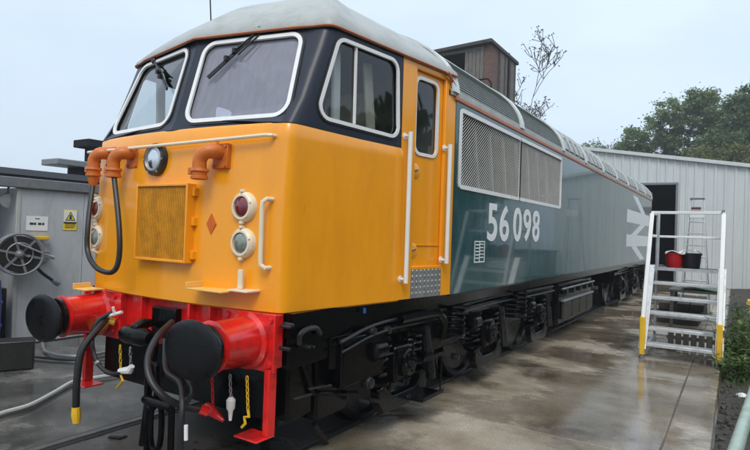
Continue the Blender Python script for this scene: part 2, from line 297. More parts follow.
def corner(z, n=6):
    f0, f1, s0 = plan(z); s0 = V((xside(s0.y, z), s0.y)); d1 = (f1-f0).normalized(); d2 = V((.142, 1)).normalized(); t = (s0-f1).length*.5; c1 = f1+d1*t; c2 = s0-d2*t; o = []
    for i in range(n+1):
        k = i/n; o.append(f1*(1-k)**3+c1*3*k*(1-k)**2+c2*3*k*k*(1-k)+s0*k**3)
    return o
idt = lambda p: V(p)
def ff(u, v):      # windscreen half: u across (0 centre, 1 corner), v = z
    f0, f1, s0 = plan(v); return V((f0.x+(f1.x-f0.x)*u, f0.y+(f1.y-f0.y)*u, v))
wind = rpoly([(.112, 2.585), (.965, 2.585), (.925, 3.195), (.112, 3.195)], .085, 6)
side = rpoly([(.79, 2.60), (1.655, 2.585), (1.625, 3.175), (.985, 3.175)], .075, 6)
rows = []
for z in (ZB-.012, ZB, 1.6, 1.95, 2.2, 2.4, SIL-.02, SIL):
    ins = .02 if z < ZB else (.0 if z < SIL else .012); r = [V((.170*i, yfront(.170*i, z)+ins, z)) for i in range(7)]
    r += [V((p.x-ins*.7, p.y+ins*.7, z)) for p in corner(z)[1:]]+[V((xside(y, z)-ins, y, z)) for y in (1.0, 1.35, 1.75)]
    rows.append([mirx(p) for p in reversed(r[1:])]+r)
MB().grid(rows).build('cab_nose', YEL, loco, ang=50, solid=.012)
lo = [V((.17*i, yfront(.17*i, SIL)+.004, SIL-.008)) for i in range(7)]+[V((p.x-.004, p.y+.004, SIL-.008)) for p in corner(SIL)[1:]]+[V((xside(1.745, SIL)-.004, 1.745, SIL-.008))]
hi = [V((p.x*.97, p.y+.10, SIL-.006)) for p in lo]
MB().grid([[mirx(p) for p in reversed(r[1:])]+r for r in (lo, hi)]).build('sill_ledge', YEL, loco, solid=.008)
b = MB(); y0 = lambda z: plan(z)[2].y
for tf in (idt, mirx):
    b.holed(sub([(0, SIL), (1.0, SIL), (1.0, BROW), (0, BROW)]), [wind], lambda u, v: tf(ff(u, v)))
    b.grid([[tf(V((p.x, p.y, z))) for p in corner(z)] for z in (SIL, 2.7, 2.9, 3.1, BROW)])
    b.holed([(y0(SIL), SIL), (1.72, SIL-.03), (1.72, BROW), (y0(BROW), BROW)], [side], lambda y, z: tf(V((xside(y, z), y, z))))
b.build('windscreen_surround', BLK, loco, ang=40, solid=.008)
CH = V((0, -1, 0)); outl = []
for sgn, tf in ((1, idt), (-1, mirx)):
    fs = lambda y, z, tf=tf: tf(V((xside(y, z), y, z)))
    nrm = (V((.18*sgn, -1, .34))).normalized()
    g = lambda u, v, tf=tf: tf(ff(u, v))
    ws = MB().add([g(*p)-nrm*.012 for p in wind], [tuple(range(len(wind)))]).build('windscreen', GLM if sgn > 0 else GLS, loco, smooth=False)
    frame(wind, .030, g, nrm*.018, 'frame', WHT, ws)
    frame(inset(wind, .030), .016, g, nrm*.012, 'rubber_seal', RUB, ws)
    n2 = V((sgn, -.14, 0)).normalized()
    sw = MB().add([fs(*p)-n2*.012 for p in side], [tuple(range(len(side)))]).build('side_window', GLS, loco, smooth=False)
    frame(side, .027, fs, n2*.018, 'frame', WHT, sw); frame(inset(side, .027), .014, fs, n2*.010, 'rubber_seal', RUB, sw)
    MB().beam(fs(1.16, 2.60)+n2*.0, fs(1.16, 3.175)+n2*.0, .012, .02).build('divider', WHT, sw)
    outl.append((g, nrm, fs, n2))
# yellow side wall behind the black panel, door pillar, door, rear strip (both sides)
for sgn, tf in ((1, idt), (-1, mirx)):
    fs = lambda y, z: tf(V((xside(y, z), y, z))); n2 = V((sgn, -.14, 0)).normalized()
    b = MB(); b.grid([[fs(y, z) for y in (1.72, 1.90)] for z in (SIL-.03, BROW)]); b.grid([[fs(y, z) for y in (1.745, 1.90)] for z in (ZB, SIL-.028)]); b.grid([[fs(y, z) for y in (2.355, 2.42, YB)] for z in (ZB, 2.0, BROW-.01)])
    b.grid([[fs(y, z) for y in (1.90, 2.355)] for z in (3.215, BROW)]); b.build('cab_side_panel', YEL, loco, solid=.012)
    dw = rr(1.945, 2.245, 2.50, 3.13, .06, 5); inn = lambda y, z: fs(y, z)-n2*.035
    dr = MB().holed([(1.89, 1.50), (2.365, 1.50), (2.365, 3.22), (1.89, 3.22)], [dw], inn).build('cab_door', YEL, loco, solid=.01)
    MB().add([inn(*p)-n2*.01 for p in dw], [tuple(range(len(dw)))]).build('window_pane', GLS, dr, smooth=False)
    frame(dw, .028, inn, n2*.016, 'window_frame', WHT, dr)
    for q0, q1 in (((1.90, 1.505), (1.90, 3.215)), ((2.355, 1.505), (2.355, 3.215)), ((1.90, 3.215), (2.355, 3.215)), ((1.90, 1.505), (2.355, 1.505))):
        MB().beam(fs(*q0)-n2*.012, fs(*q1)-n2*.012, .03, .03).build('door_frame', YEL, dr, bevel=.005)
    for z in (2.335, 1.565+.09):
        k = MB().lathe(inn(1.955, z)+n2*.006, n2, [(0, .062), (.006, .062), (.012, .052)], 20).build('handle_recess', YEL, dr)
        MB().beam(inn(1.925, z+.0)+n2*.014, inn(1.985, z+.012)+n2*.014, .022, .016).build('door_handle', STEEL, dr, bevel=.003)
    MB().beam(inn(1.99, 1.70)+n2*.008, inn(2.34, 1.70)+n2*.008, .01, .01).build('panel_seam', YEL, dr)
    b = MB(); tr = MB().holed([(1.90, ZB), (2.355, ZB), (2.355, 1.50), (1.90, 1.50)], [], lambda y, z: fs(y, z)-n2*.004).build('tread_plate', ALU, loco, solid=.01)
    for i in range(8):
        for j in range(5):
            c = fs(1.93+i*.057, ZB+.03+j*.048)+n2*.004; MB().lathe(c, n2, [(0, .024), (.006, .014)], 8, .55).build('tread_stud', STEEL, tr)
    for y, z0, z1 in ((1.76, 1.39, 2.63), (2.34, 1.54, 2.61)):
        p = [fs(y, z0)+n2*.0, fs(y, z0)+n2*.055, fs(y, z0)+n2*.07+V((0, 0, .02)), fs(y, z1)+n2*.07-V((0, 0, .02)), fs(y, z1)+n2*.055, fs(y, z1)]
        MB().tube([fs(y, z0)+n2*.065, fs(y, z1)+n2*.065], .019, 10).tube([fs(y, z0+.03), fs(y, z0+.03)+n2*.065], .012).tube([fs(y, z1-.03), fs(y, z1-.03)+n2*.065], .012).lathe(fs(y, z0+.03), n2, [(0, .03), (.01, .028)], 12).lathe(fs(y, z1-.03), n2, [(0, .03), (.01, .028)], 12).build('handrail', WHT, loco)
# rear cab: plain shells mirrored
for tf in (miry, lambda p: mirx(miry(p))):
    b = MB()
    b.grid([[tf(V((.170*i, yfront(.170*i, z), z))) for i in range(7)]+[tf(V((p.x, p.y, z))) for p in corner(z)[1:]]+[tf(V((xside(y, z), y, z))) for y in (1.2, 1.8, YB)] for z in (ZB, 1.8, SIL)]).build('rear_cab_nose', YEL, loco, solid=.012)
    MB().grid([[tf(V((plan(z)[1].x*i/4, plan(z)[0].y+(plan(z)[1].y-plan(z)[0].y)*i/4, z))) for i in range(5)]+[tf(V((p.x, p.y, z))) for p in corner(z)[1:]]+[tf(V((xside(y, z), y, z))) for y in (1.2, 1.8, YB)] for z in (SIL, 2.9, BROW)]).build('rear_cab_upper', BLK, loco, solid=.012)
# cab interior
fl = MB().b2((-1.05, .62, 1.9), (1.05, 2.46, 1.95)).build('cab_floor', DARKIN, loco)
MB().b2((-1.3, 2.42, 1.95), (1.3, 2.47, 3.3)).build('cab_bulkhead', mat('bulkhead_grey', (.16, .165, .16), .6), loco)
MB().b2((-.95, .70, 1.95), (.95, .98, 2.52)).build('driving_desk', mat('desk_grey', (.10, .10, .11), .5), loco, bevel=.03)
for sx in (-.62, .62):
    s_ = MB().box((sx, 1.55, 2.35), (.46, .46, .12)).build('cab_seat', SEAT, loco, bevel=.03)
    MB().box((sx, 1.78, 2.72), (.44, .11, .62), Matrix.Rotation(rad(-12), 3, 'X')).build('backrest', SEAT, s_, bevel=.04); MB().tube([(sx, 1.55, 1.95), (sx, 1.55, 2.3)], .05).build('pedestal', GRYM, s_)
for sx in (-1, 1):
    MB().box((sx*1.04, 1.10, 2.85), (.03, .09, .66), Matrix.Rotation(rad(2), 3, 'X')).build('sun_curtain', WHT, loco, bevel=.01); MB().box((sx*1.08, 1.50, 2.82), (.03, .11, .66), Matrix.Rotation(rad(9), 3, 'X')).build('sun_curtain', SEAT, loco, bevel=.01)
# cab roof dome
def caproof(tf, name):
    b = MB(); path = []
    for y in (YB-.02, 2.2, 1.9, 1.6, 1.3): path.append((V((xside(y, BROW)+.018, y)), V((0, y+.75*max(0, (2.2-y)))), max(0, min(1, (2.2-y)/.9))))
    cz = corner(BROW, 8); cen = V((0, 1.62))
    for p in reversed(cz): path.append((V((p.x+.018, p.y-.02)), V((p.x*.12, 2.05)), 1))
    for i in range(7, -1, -1): x = .99*i/8; path.append((V((x, plan(BROW)[0].y+(plan(BROW)[1].y-plan(BROW)[0].y)*i/8-.045)), V((x*.12, 2.05)), 1))
    full = path+[(V((-a.x, a.y)), V((-c.x, c.y)), w) for a, c, w in reversed(path[:-1])]; rows = []
    for k in range(13):
        k /= 12; t = k*pi/2; r = []
        for a, c, w in full:
            p = a.lerp(c, k); r.append(tf(V((p.x, p.y, BROW+.006+(.605*w+.57*(1-w))*(1-(1-k)**(2.55*(1-w)+2.5*w))))))
        rows.append(r)
    rows.insert(0, [tf(V((a.x, a.y, BROW-.03))) for a, c, w in full]); o = b.grid(rows).build(name, ROOF, loco, ang=60, solid=.01)
    MB().tube([tf(V((a.x*1.004, a.y-.006, BROW-.022))) for a, c, w in full], .010, 6).build('gutter_strip', ORS, loco)
    return o
cr = caproof(idt, 'cab_roof'); caproof(miry, 'rear_cab_roof')
MB().tube([hy(211, 24, 1.0)-V((0, 0, .22)), hy(211, 24, 1.0), hy(210, -8, 1.0)], .006).build('antenna', RUB, cr)
# body sides
for sgn in (1, -1):
    a = [(YB, ZB), (LEN-YB, ZB), (LEN-YB, ZC-.02), (YB, ZC-.02)]
    ho = rr(2.60, 6.20, 2.27, 2.96, .02, 2) if sgn > 0 else rr(2.60, 6.20, 2.27, 2.96, .02, 2)
    f = lambda y, z: V((sgn*HW, y, z))
    side_o = MB().holed(a, [ho], f).build('body_side', TEAL, loco, solid=.008)
    MB().b2((sgn*(HW-.03), YB, ZB-.02), (sgn*(HW-.006), LEN-YB, ZB+.04)).build('lower_sill', UND, side_o)
    gr = MB().b2((sgn*(HW-.30), 2.58, 2.25), (sgn*(HW-.28), 6.22, 2.98)).build('radiator_grille', DARKIN, loco)
    for y0, y1 in ((2.60, 4.33), (4.33, 6.20)):
        frame(rr(y0+.02, y1-.02, 2.275, 2.955, .012, 2), .040, f, V((sgn*.018, 0, 0)), 'grille_frame', WHT, gr)
        w = MB(); k = y0-.95
        while k < y1:
            A = [k, 2.275]; B = [k+.95, 2.955]
            if A[0] < y0+.02: A[1] += (y0+.02-A[0])*.716; A[0] = y0+.02
            if B[0] > y1-.02: B[1] -= (B[0]-y1+.02)*.716; B[0] = y1-.02
            if B[0]-A[0] > .03: w.beam(f(*A)+V((sgn*.004, 0, 0)), f(*B)+V((sgn*.004, 0, 0)), .0048, .006, (1, 0, 0))
            k += .047
        stuff(w.build('grille_mesh', bpy.data.materials.get('mesh_grey') or mat('mesh_grey', (.50, .49, .46), .5), gr, smooth=False))
        for t in range(4):
            yy = y0+.3+t*.42; MB().beam((sgn*(HW-.10), yy, 2.28), (sgn*(HW-.10), yy-.16, 2.95), .035, .03, (1, 0, 0)).build('radiator_strut', GRYM, gr)
    cs = MB().b2((sgn*(HW-.02), YB-.03, ZC-.018), (sgn*(HW+.018), LEN-YB, ZC+.022)).build('cantrail_strip', ORS, loco, bevel=.006)
    MB().tube([(sgn*(HW+.002), YB-.20, BROW-.022), (sgn*(HW+.004), YB-.05, 3.17), (sgn*(HW+.006), YB-.01, ZC+.01)], .014).build('gutter_end', ORS, cs)
# main roof
def arc(t, r=1.0): return V((HW*r*cos(t), 0, ZC+.02+.765*r*sin(t)))
n = 28
def roofband(y0, y1, t0, t1, r, name, ma, par, th=.02, n=18):
    return MB().grid([[arc(t0+(t1-t0)*i/n, r)+V((0, y, 0)) for i in range(n+1)] for y in (y0, y1)]).build(name, ma, par, ang=40, solid=th)
ro = roofband(YB-.12, LEN-YB+.1, 0, pi, .985, 'roof', DARKIN, loco)
D = pi/180
for sgn in (0, 1):
    q = lambda a: (pi-a*D) if sgn else a*D
    roofband(YB-.1, LEN-YB, q(0), q(4.5), 1.0, 'roof_edge', ROOF, ro, n=4); 
roofband(YB-.1, LEN-YB, 62*D, 118*D, 1.0, 'roof_walkway', ROOF, ro)
ribs = [2.46, 4.36, 6.30]+[6.30+1.5*i for i in range(1, 8)]
for i, y in enumerate(ribs): roofband(y-.065, y+.065, 2*D, 178*D, 1.012, 'roof_rib', mat('rib_pale_grey', (.60, .63, .61), .4) if i == 0 else bpy.data.materials['rib_pale_grey'], ro, n=30)
for i in range(len(ribs)-1):
    y0, y1 = ribs[i]+.07, ribs[i+1]-.07
    for sgn in (0, 1):
        q = lambda a: (pi-a*D) if sgn else a*D
        if i < 2:
            b = MB()
            for k in range(30): a = 5+k*1.87; b.grid([[arc(q(a+d_), r_)+V((0, y, 0)) for d_, r_ in ((0, 1.003), (1.5, .997))] for y in (y0, y1)])
            b.build('roof_mesh_panel', ROOFD, ro, smooth=False, solid=.006)
        else:
            for k in range(4):
                ya = y0+(y1-y0)*k/4+.03; yb = y0+(y1-y0)*(k+1)/4-.09
                roofband(ya, yb, q(6), q(58), 1.002, 'roof_panel', ROOF, ro, n=6, th=.03)
            for a in (22, 46): roofband(y0, y1, q(a), q(a+4), 1.006, 'roof_batten', ROOF, ro, n=2, th=.02)
for sgn in (-1, 1): MB().tube([(sgn*.93, YB+.1, 3.665), (sgn*.93, 8, 3.665)], .012, 6).build('roof_rail', bpy.data.materials['rib_pale_grey'], ro)
# nose fittings
def onf(px, py, off=0.):
    y = .43
    for _ in range(6): p = hy(px, py, y-off); y = yfront(p.x, p.z)
    return hy(px, py, y-off)
FN = V((0, -1, 0))
hp_ = [onf(88.5+177*k/10, 152.5-17.5*k/10, .06) for k in range(11)]
hb = MB().tube([hp_[0]+V((-.03, .08, 0))]+hp_+[hp_[-1]+V((.03, .02, 0)), hp_[-1]+V((.035, .09, 0))], .013, 8)
for k in (1, 4, 7): hb.tube([hp_[k], hp_[k]+V((0, .08, 0))], .008)
hb.build('nose_handrail', CREAM, loco)
c = onf(158.5, 160); hd = MB().lathe(c+V((0, .04, 0)), FN, [(0, .125), (.075, .125), (.09, .115), (.09, .085), (.06, .08)], 28).build('headlight', RUB, loco)
MB().lathe(c+V((0, .0, 0)), FN, [(0, .03), (.02, .07), (.035, .088), (.045, .088), (.056, .05), (.06, 0.001)], 24).build('lens', REFL, hd); MB().lathe(c, FN, [(.035, .098), (.055, .098), (.06, .086), (.05, .082)], 28).build('bezel', STEEL, hd)
for k in range(6): MB().lathe(c+V((.108*cos(k*pi/3), -.048, .108*sin(k*pi/3))), FN, [(0, .008), (.007, .007)], 6).build('bolt', STEEL, hd)
def marker(px, py, lens):
    c = onf(px, py); c = V((c.x, yfront(c.x, c.z), c.z)); mk_ = MB().lathe(c+V((0, .03, 0)), FN, [(0, .105), (.045, .105), (.06, .098), (.072, .086), (.072, .072), (.05, .07)], 26).build('marker_light', CREAM, loco)
    MB().lathe(c, FN, [(.0, .075), (.028, .073), (.043, .055), (.052, .025), (.054, .001)], 24).build('lens', lens, mk_)
    for dz in (-.108, .108): MB().box(c+V((0, -.025, dz)), (.03, .03, .02)).build('hinge_lug', CREAM, mk_, bevel=.004)
    for k in range(5): MB().lathe(c+V((.09*cos(k*1.257+.3), -.036, .09*sin(k*1.257+.3))), FN, [(0, .006), (.006, .005)], 6).build('screw', STEEL, mk_)
for px, py, l in ((245, 207, LENSR), (244, 243, LENSC), (98, 208, LENSR), (98, 237, LENSC)): marker(px, py, l)
# grille box
A, B_ = onf(131.5, 259, .09), onf(187, 183.5, .09); x0, x1, z0, z1 = A.x+.0, B_.x, A.z, B_.z+.005; yb = .36
gb = MB(); 
for q in ((x0, x0+.020, z0, z1), (x1-.020, x1, z0, z1), (x0+.020, x1-.020, z0, z0+.020), (x0+.020, x1-.020, z1-.020, z1)): gb.b2((q[0], yb, q[2]), (q[1], .47, q[3]))
gb = gb.build('nose_grille', YEL, loco, bevel=.004); MB().b2((x0+.02, .42, z0+.02), (x1-.02, .435, z1-.02)).build('backing', GRL, gb)
w = MB()
for i in range(46): x = x0+.03+(x1-x0-.06)*i/45; w.b2((x-.0025, yb+.012, z0+.020), (x+.0025, yb+.017, z1-.020))
for i in range(44): z = z0+.03+(z1-z0-.06)*i/43; w.b2((x0+.020, yb+.018, z-.0025), (x1-.020, yb+.023, z+.0025))
MB().b2((x0+.02, yb+.03, z0+.02), (x1-.02, yb+.034, z1-.02)).build('mesh_backing', GRL, gb); stuff(w.build('wire_mesh', GRL, gb, smooth=False))
for z in (z0+.06, z0+.3, z1-.06):
    for x, s_ in ((x0, -1), (x1, 1)): MB().b2((x+s_*.001, .40, z-.03), (x+s_*.03, .445, z+.03)).build('fixing_tab', YEL, gb, bevel=.003)
# multiple working sockets
def socket(px, py, sx):
    c = onf(px, py, .10); y0 = yfront(c.x, c.z)
    wx = c.x+.085*sx
    p = [V((wx, y0, c.z+.035)), V((wx-.01*sx, y0-.06, c.z+.04)), V((c.x+.04*sx, y0-.11, c.z+.03)), V((c.x, y0-.125, c.z-.02)), V((c.x, y0-.125, c.z-.10))]
    s_ = MB().tube(bez(p, 12), [.044, .047, .05, .052, .052, .052, .050, .048, .048, .048, .048, .048, .048][:13], 14).build('jumper_socket', ORG, loco)
    MB().b2((wx-.075, y0-.025, c.z-.075), (wx+.075, y0+.02, c.z+.10)).build('mounting_plate', ORG, s_, bevel=.006)
    for dx in (-.055, .055):
        for dz in (-.055, .08): MB().lathe((wx+dx, y0-.02, c.z+dz), FN, [(0, .012), (.016, .011)], 6).build('bolt', ORG, s_)
    MB().lathe((c.x, y0-.125, c.z-.085), (0, 0, -1), [(0, .060), (.018, .064), (.024, .054), (.05, .052), (.054, .060), (.07, .060), (.075, .045)], 18).build('cap', ORG, s_)
    MB().box((c.x-.07*sx, y0-.14, c.z-.10), (.035, .03, .05)).build('latch', ORG, s_, bevel=.005)
    return V((c.x, y0-.125, c.z-.16))
e1 = socket(97, 158, 1); e2 = socket(117, 158, 1); e3 = socket(203, 157, 1)
MB().lathe(e1+V((0, 0, .03)), (0, 0, -1), [(0, .05), (.05, .045), (.10, .03), (.12, .024)], 14).build('cable_plug', ORG, loco)
cy = .30
jc = bez([e1+V((0, 0, -.05)), hy(88, 225, cy), hy(88, 252, cy-.02), hy(97, 268, cy-.05), hy(112, 272, cy-.06), hy(119, 258, cy-.04), hy(119, 225, cy-.02), e2+V((0, 0, .05))], 56)
MB().tube(jc, .020, 10).build('jumper_cable', RUB, loco)
MB().prism([(0, .075), (.048, 0), (0, -.075), (-.048, 0)], lambda u, v, c=onf(212, 224): V((c.x+u, yfront(c.x, c.z)-.010, c.z+v)), (0, .006, 0)).build('warning_diamond', mat('orange_diamond', (.62, .13, .01), .4), loco)
for px, s_ in ((262, 1),):
    p, q = onf(262, 199, .05), onf(263, 268, .05); x = .5*(p.x+q.x)
    MB().tube([(x+.03, p.y+.06, p.z+.0), (x+.03, p.y+.0, p.z+.0), (x+.005, p.y-.012, p.z-.02), (x, p.y-.012, p.z-.05), (x, q.y-.012, q.z+.05), (x+.005, q.y-.012, q.z+.02), (x+.03, q.y, q.z), (x+.03, q.y+.06, q.z)], .016, 8).build('nose_handrail', CREAM, loco)
    MB().tube([(-x-.05, p.y+.06, p.z), (-x-.08, p.y-.012, p.z-.03), (-x-.08, q.y-.012, q.z+.03), (-x-.05, q.y+.06, q.z)], .016, 8).build('nose_handrail', CREAM, loco)
for pl, pr in ((188, 236), (84, 102)):
    A, B_ = onf(pl, 286, .12), onf(pr, 290, .05); z = A.z-.02; yy = yfront(.5, 1.4)
    MB().b2((A.x, yy-.15, z), (B_.x, yy+.01, z+.012)).b2((A.x, yy-.15, z+.0125), (A.x+.012, yy, z+.05)).build('foot_step', mat('pale_yellow_paint', (.82, .50, .13), .4), loco, bevel=.003)
A = onf(240, 289, .06); MB().b2((A.x-.02, .42, A.z), (A.x+.02, .44, A.z+.13)).b2((A.x-.06, .37, A.z-.014), (A.x+.12, .50, A.z-.001)).build('lamp_bracket', CREAM, loco, bevel=.003)
# wipers
def onw(px, py, off=0.):
    y = .6
    for _ in range(8): p = hy(px, py, y-off); f0, f1, _s = plan(p.z); y = f0.y+(f1.y-f0.y)*min(1, abs(p.x)/.95)
    return hy(px, py, y-off)
for piv, elb, b0, b1, gap in (((260, 30), (232, 53), (249, 40), (208, 78), 6), ((154, 61), (160, 72), (157, 66), (167, 89), 3)):
    s0, s1 = onw(*piv, .03), onw(*elb, .05); s2 = onw(elb[0]+gap, elb[1]+gap*.3, .05)
    wp = MB().tube([s0, s1], .009, 6).tube([s0+V((.02, 0, -.02)), s2], .006, 6).build('wiper', RUB, loco)
    q0, q1 = onw(*b0, .035), onw(*b1, .03); MB().beam(q0, q1, .014, .026).build('blade', RUB, wp); MB().lathe(s0+V((0, .05, 0)), FN, [(0, .026), (.06, .026), (.07, .018)], 12).build('spindle', RUB, wp)
    for k in (.3, .5): c = q0.lerp(q1, k)-V((0, .02, 0)); MB().box(c, (.026, .03, .034)).build('clip', RUB, wp)
# lettering
def letters(txt, y0, y1, z0, z1, x, name, ma, bold=.018):
    cu = bpy.data.curves.new('t', 'FONT'); cu.body = txt; cu.offset = bold; cu.extrude = .01; to = bpy.data.objects.new('t', cu); C.objects.link(to)
    me = to.to_mesh(); vs = [v.co.copy() for v in me.vertices]; fs = [tuple(p.vertices) for p in me.polygons]; to.to_mesh_clear(); bpy.data.objects.remove(to)
    a0, a1 = min(v.x for v in vs), max(v.x for v in vs); c0, c1 = min(v.y for v in vs), max(v.y for v in vs)
    return MB().add([(x+v.z*.2, y0+(v.x-a0)/(a1-a0)*(y1-y0), z0+(v.y-c0)/(c1-c0)*(z1-z0)) for v in vs], fs).build(name, ma, loco, smooth=False)
for ch, y0, y1 in (('5', 3.36, 3.64), ('6', 3.72, 4.02), ('0', 4.17, 4.47), ('9', 4.54, 4.84), ('8', 4.91, 5.21)): letters(ch, y0, y1, 1.745, 2.15, HW+.0065, 'number_digit', LET)
fx = lambda y, z: V((HW+.0045, y, z))
lg = MB(); T = (.003, 0, 0)
lg.prism([(12.3, 2.25), (16.3, 2.25), (16.3, 2.56), (12.3, 2.56)], fx, T); lg.prism([(12.3, 1.66), (16.3, 1.66), (16.3, 1.95), (12.3, 1.95)], fx, T)
lg.prism([(14.6, 2.562), (15.5, 2.562), (13.9, 2.95), (13.0, 2.95)], fx, T); lg.prism([(13.0, 1.952), (13.9, 1.952), (15.5, 2.248), (14.6, 2.248)], fx, T); lg.prism([(13.0, 1.658), (13.9, 1.658), (15.5, 1.29), (14.6, 1.29)], fx, T)
lg.build('double_arrow_logo', LET, loco, smooth=False)
bd = MB()
def bar(y0, y1, z0, z1): bd.prism([(y0, z0), (y1, z0), (y1, z1), (y0, z1)], fx, T)
Y0, Y1, Z0, Z1 = 3.03, 3.30, 1.525, 1.745; t_ = .011
bar(Y0, Y1, Z0, Z0+t_); bar(Y0, Y1, Z1-t_, Z1); bar(Y0, Y0+t_, Z0+t_, Z1-t_); bar(Y1-t_, Y1, Z0+t_, Z1-t_)
for k in range(1, 6): bar(Y0+.03, Y0+.12, Z0+.005+k*.034, Z0+.017+k*.034); bar(Y0+.15, Y1-.03, Z0+.012+k*.034, Z0+.022+k*.034)
bar(Y0+.128, Y0+.14, Z0+t_, Z1-t_); bd.build('depot_badge', LET, loco, smooth=False)
for y in (): MB().b2((HW+.0045, y, 1.28), (HW+.007, y+.008, 3.0)).build('panel_seam', BLK, loco)
# buffer beam and what hangs on it
bb = MB().b2((-1.09, .50, .885), (1.09, .56, 1.236)).build('buffer_beam', RED, loco, bevel=.006)
for x in (-.55, -.28, .28, .5): MB().b2((x-.012, .44, .92), (x+.012, .50, 1.235)).build('gusset', RED, bb, bevel=.003)
for sx in (-1, 1):
    MB().b2((sx*1.095, .47, .86), (sx*.60, .497, 1.24)).build('buffer_plate', RED, bb, bevel=.006)
    for dx in (-.2, .2):
        for dz in (-.14, .15): MB().lathe((sx*.8635+dx, .472, 1.05+dz), FN, [(0, .022), (.022, .02)], 6).build('bolt', RED, bb)
    MB().b2((sx*1.075, .455, .45), (sx*1.03, .53, .884)).b2((sx*1.075, .36, .435), (sx*.87, .53, .448)).build('lifeguard_bracket', RED, bb, bevel=.005)
    bf = MB().lathe((sx*.8635, .475, 1.05), FN, [(0, .19), (.03, .19), (.05, .165), (.30, .155), (.325, .165), (.335, .15)], 32).build('buffer', RED, loco, bevel=0)
    MB().lathe((sx*.8635, .16, 1.05), FN, [(0, .12), (.03, .12), (.032, .145), (.06, .145), (.062, .105), (.13, .105)], 28).build('plunger', RUBW, bf)
    MB().lathe((sx*.8635, .06, 1.05), FN, [(0, .10), (.02, .15), (.03, .168), (.042, .180), (.055, .180), (.064, .172), (.072, .14), (.076, .08), (.078, .001)], 40, 1.42).build('head', RUBW, bf)
    MB().tube([V((sx*.8635+.182*1.43*sin(t), .012, 1.05+.181*cos(t))) for t in [(-1.2+k*.1) for k in range(25)]], .004, 6).build('head_rim', UNG, bf)
hk = MB().prism([(-.02, .02), (.12, .06), (.19, .02), (.20, -.06), (.15, -.12), (.08, -.12), (.05, -.08), (.10, -.06), (.12, -.02), (.06, .0), (-.02, -.06)], lambda u, v: V((-.035, .42-u*1.2, 1.06+v)), (.07, 0, 0)).build('draw_hook', UND, loco, bevel=.015)
MB().b2((-.14, .44, .95), (.14, .499, 1.18)).build('hook_plate', UND, hk, bevel=.01)
MB().lathe((-.16, .22, 1.0), (1, 0, 0), [(0, .04), (.05, .065), (.10, .065), (.20, .065), (.26, .065), (.32, .04)], 16).build('coupling_pin', UND, hk)
# screw coupling hanging down
sw = MB(); cyy = .22
def link(b, c, w, h, r, ry=0):
    b.tube([V(c)+Matrix.Rotation(ry, 3, 'Z')@V((w*math.copysign(abs(cos(t))**.6, cos(t)), 0, h*sin(t))) for t in [k*2*pi/20 for k in range(21)]], r, 8, False); return b
link(sw, hy(152, 385, cyy), .055, .16, .02); link(sw, hy(156, 425, cyy), .06, .17, .02)
sw = sw.build('screw_coupling', UND, loco)
p = hy(158, 403, cyy); MB().lathe(p-V((.15, 0, 0)), (1, 0, 0), [(0, .028), (.03, .034), (.10, .034), (.20, .034), (.27, .034), (.30, .028)], 14).build('trunnion', UND, sw); MB().tube([hy(142, 445, cyy), hy(157, 330, cyy+.05)], .024, 10).build('screw', UND, sw)
for px in (148, 172): MB().tube([hy(px, 402, cyy), hy(px-2, 470, cyy)], .022, 8).build('shackle_bar', UND, sw)
# hoses
def hose(pts, r, name='air_hose', ma=RUB, par=loco, n=40):
    return MB().tube(bez([hy(a, b, c) for a, b, c in pts], n), r, 10).build(name, ma, par)
h1 = hose([(172, 322, .30), (158, 336, .10), (148, 358, -.02), (151, 380, -.06), (166, 398, -.02), (186, 407, .1), (203, 410, .20)], .022)
MB().tube([hy(200, 409, .18), hy(208, 412, .22)], .03, 10).build('hose_coupling', RED, h1)
h2 = hose([(165, 340, .28), (166, 370, .18), (180, 384, .1), (182, 410, .02), (180, 455, .0)], .018); h3 = hose([(178, 345, .25), (186, 375, .15), (192, 392, .12), (180, 415, .08), (181, 455, .05)], .018)
MB().tube([hy(186, 425, 0), hy(186, 440, 0)], .012).build('hose_tag', WHT, h2)
h4 = hose([(107, 318, .40), (97, 330, .25), (82, 350, .12), (77, 380, .08), (76, 408, .08)], .026)
MB().tube([hy(76, 407, .08), hy(76, 415, .08), hy(76.5, 423, .08)], [.030, .034, .026], 10).build('hose_coupling', YHB, h4)
h5 = hose([(112, 312, .40), (97, 322, .3), (92, 340, .25), (97, 362, .22), (110, 373, .25), (124, 372, .28)], .016)
MB().tube([hy(97, 362, .22), hy(98.5, 364, .22)], .02).build('hose_clip', STEEL, h5)
MB().tube([hy(120, 371, .28), hy(130, 370, .28), hy(132, 366, .28)], [.022, .03, .02], 8).build('cock_handle', WHT, h5)
ck = MB().tube(bez([hy(95, 333, .36), hy(102, 327, .36), hy(108, 321, .40), hy(115, 322, .44)]), .028, 8).build('air_cock', YHB, loco, )
MB().tube([hy(100, 322, .38), hy(108, 316, .38), hy(122, 312, .42)], .014, 8).tube([hy(113, 307, .38), hy(115, 315, .4)], .012).build('lever', WHT, ck)
MB().beam(hy(95, 309, .36), hy(94, 322, .36), .04, .02).build('cock_tag', YHB, ck)
def chain(x0, y0, y1, yy, ma, name, tip):
    a, b = hy(x0, y0, yy), hy(x0+1, y1, yy); n = max(3, int((a-b).length/.034)); ch = MB()
    for i in range(n): link(ch, a.lerp(b, (i+.5)/n), .009, .019, .0036, (i % 2)*pi/2)
    ch = ch.build(name, ma, loco); 
    if tip: tip(b, ch)
    return ch
chain(212, 372, 408, .30, RED, 'safety_chain', lambda b, p: MB().tube([b+V((-.06, 0, -.0)), b+V((0, -.01, -.02)), b+V((.10, 0, -.06))], [.03, .034, .012], 10).build('red_cock', RED, p))
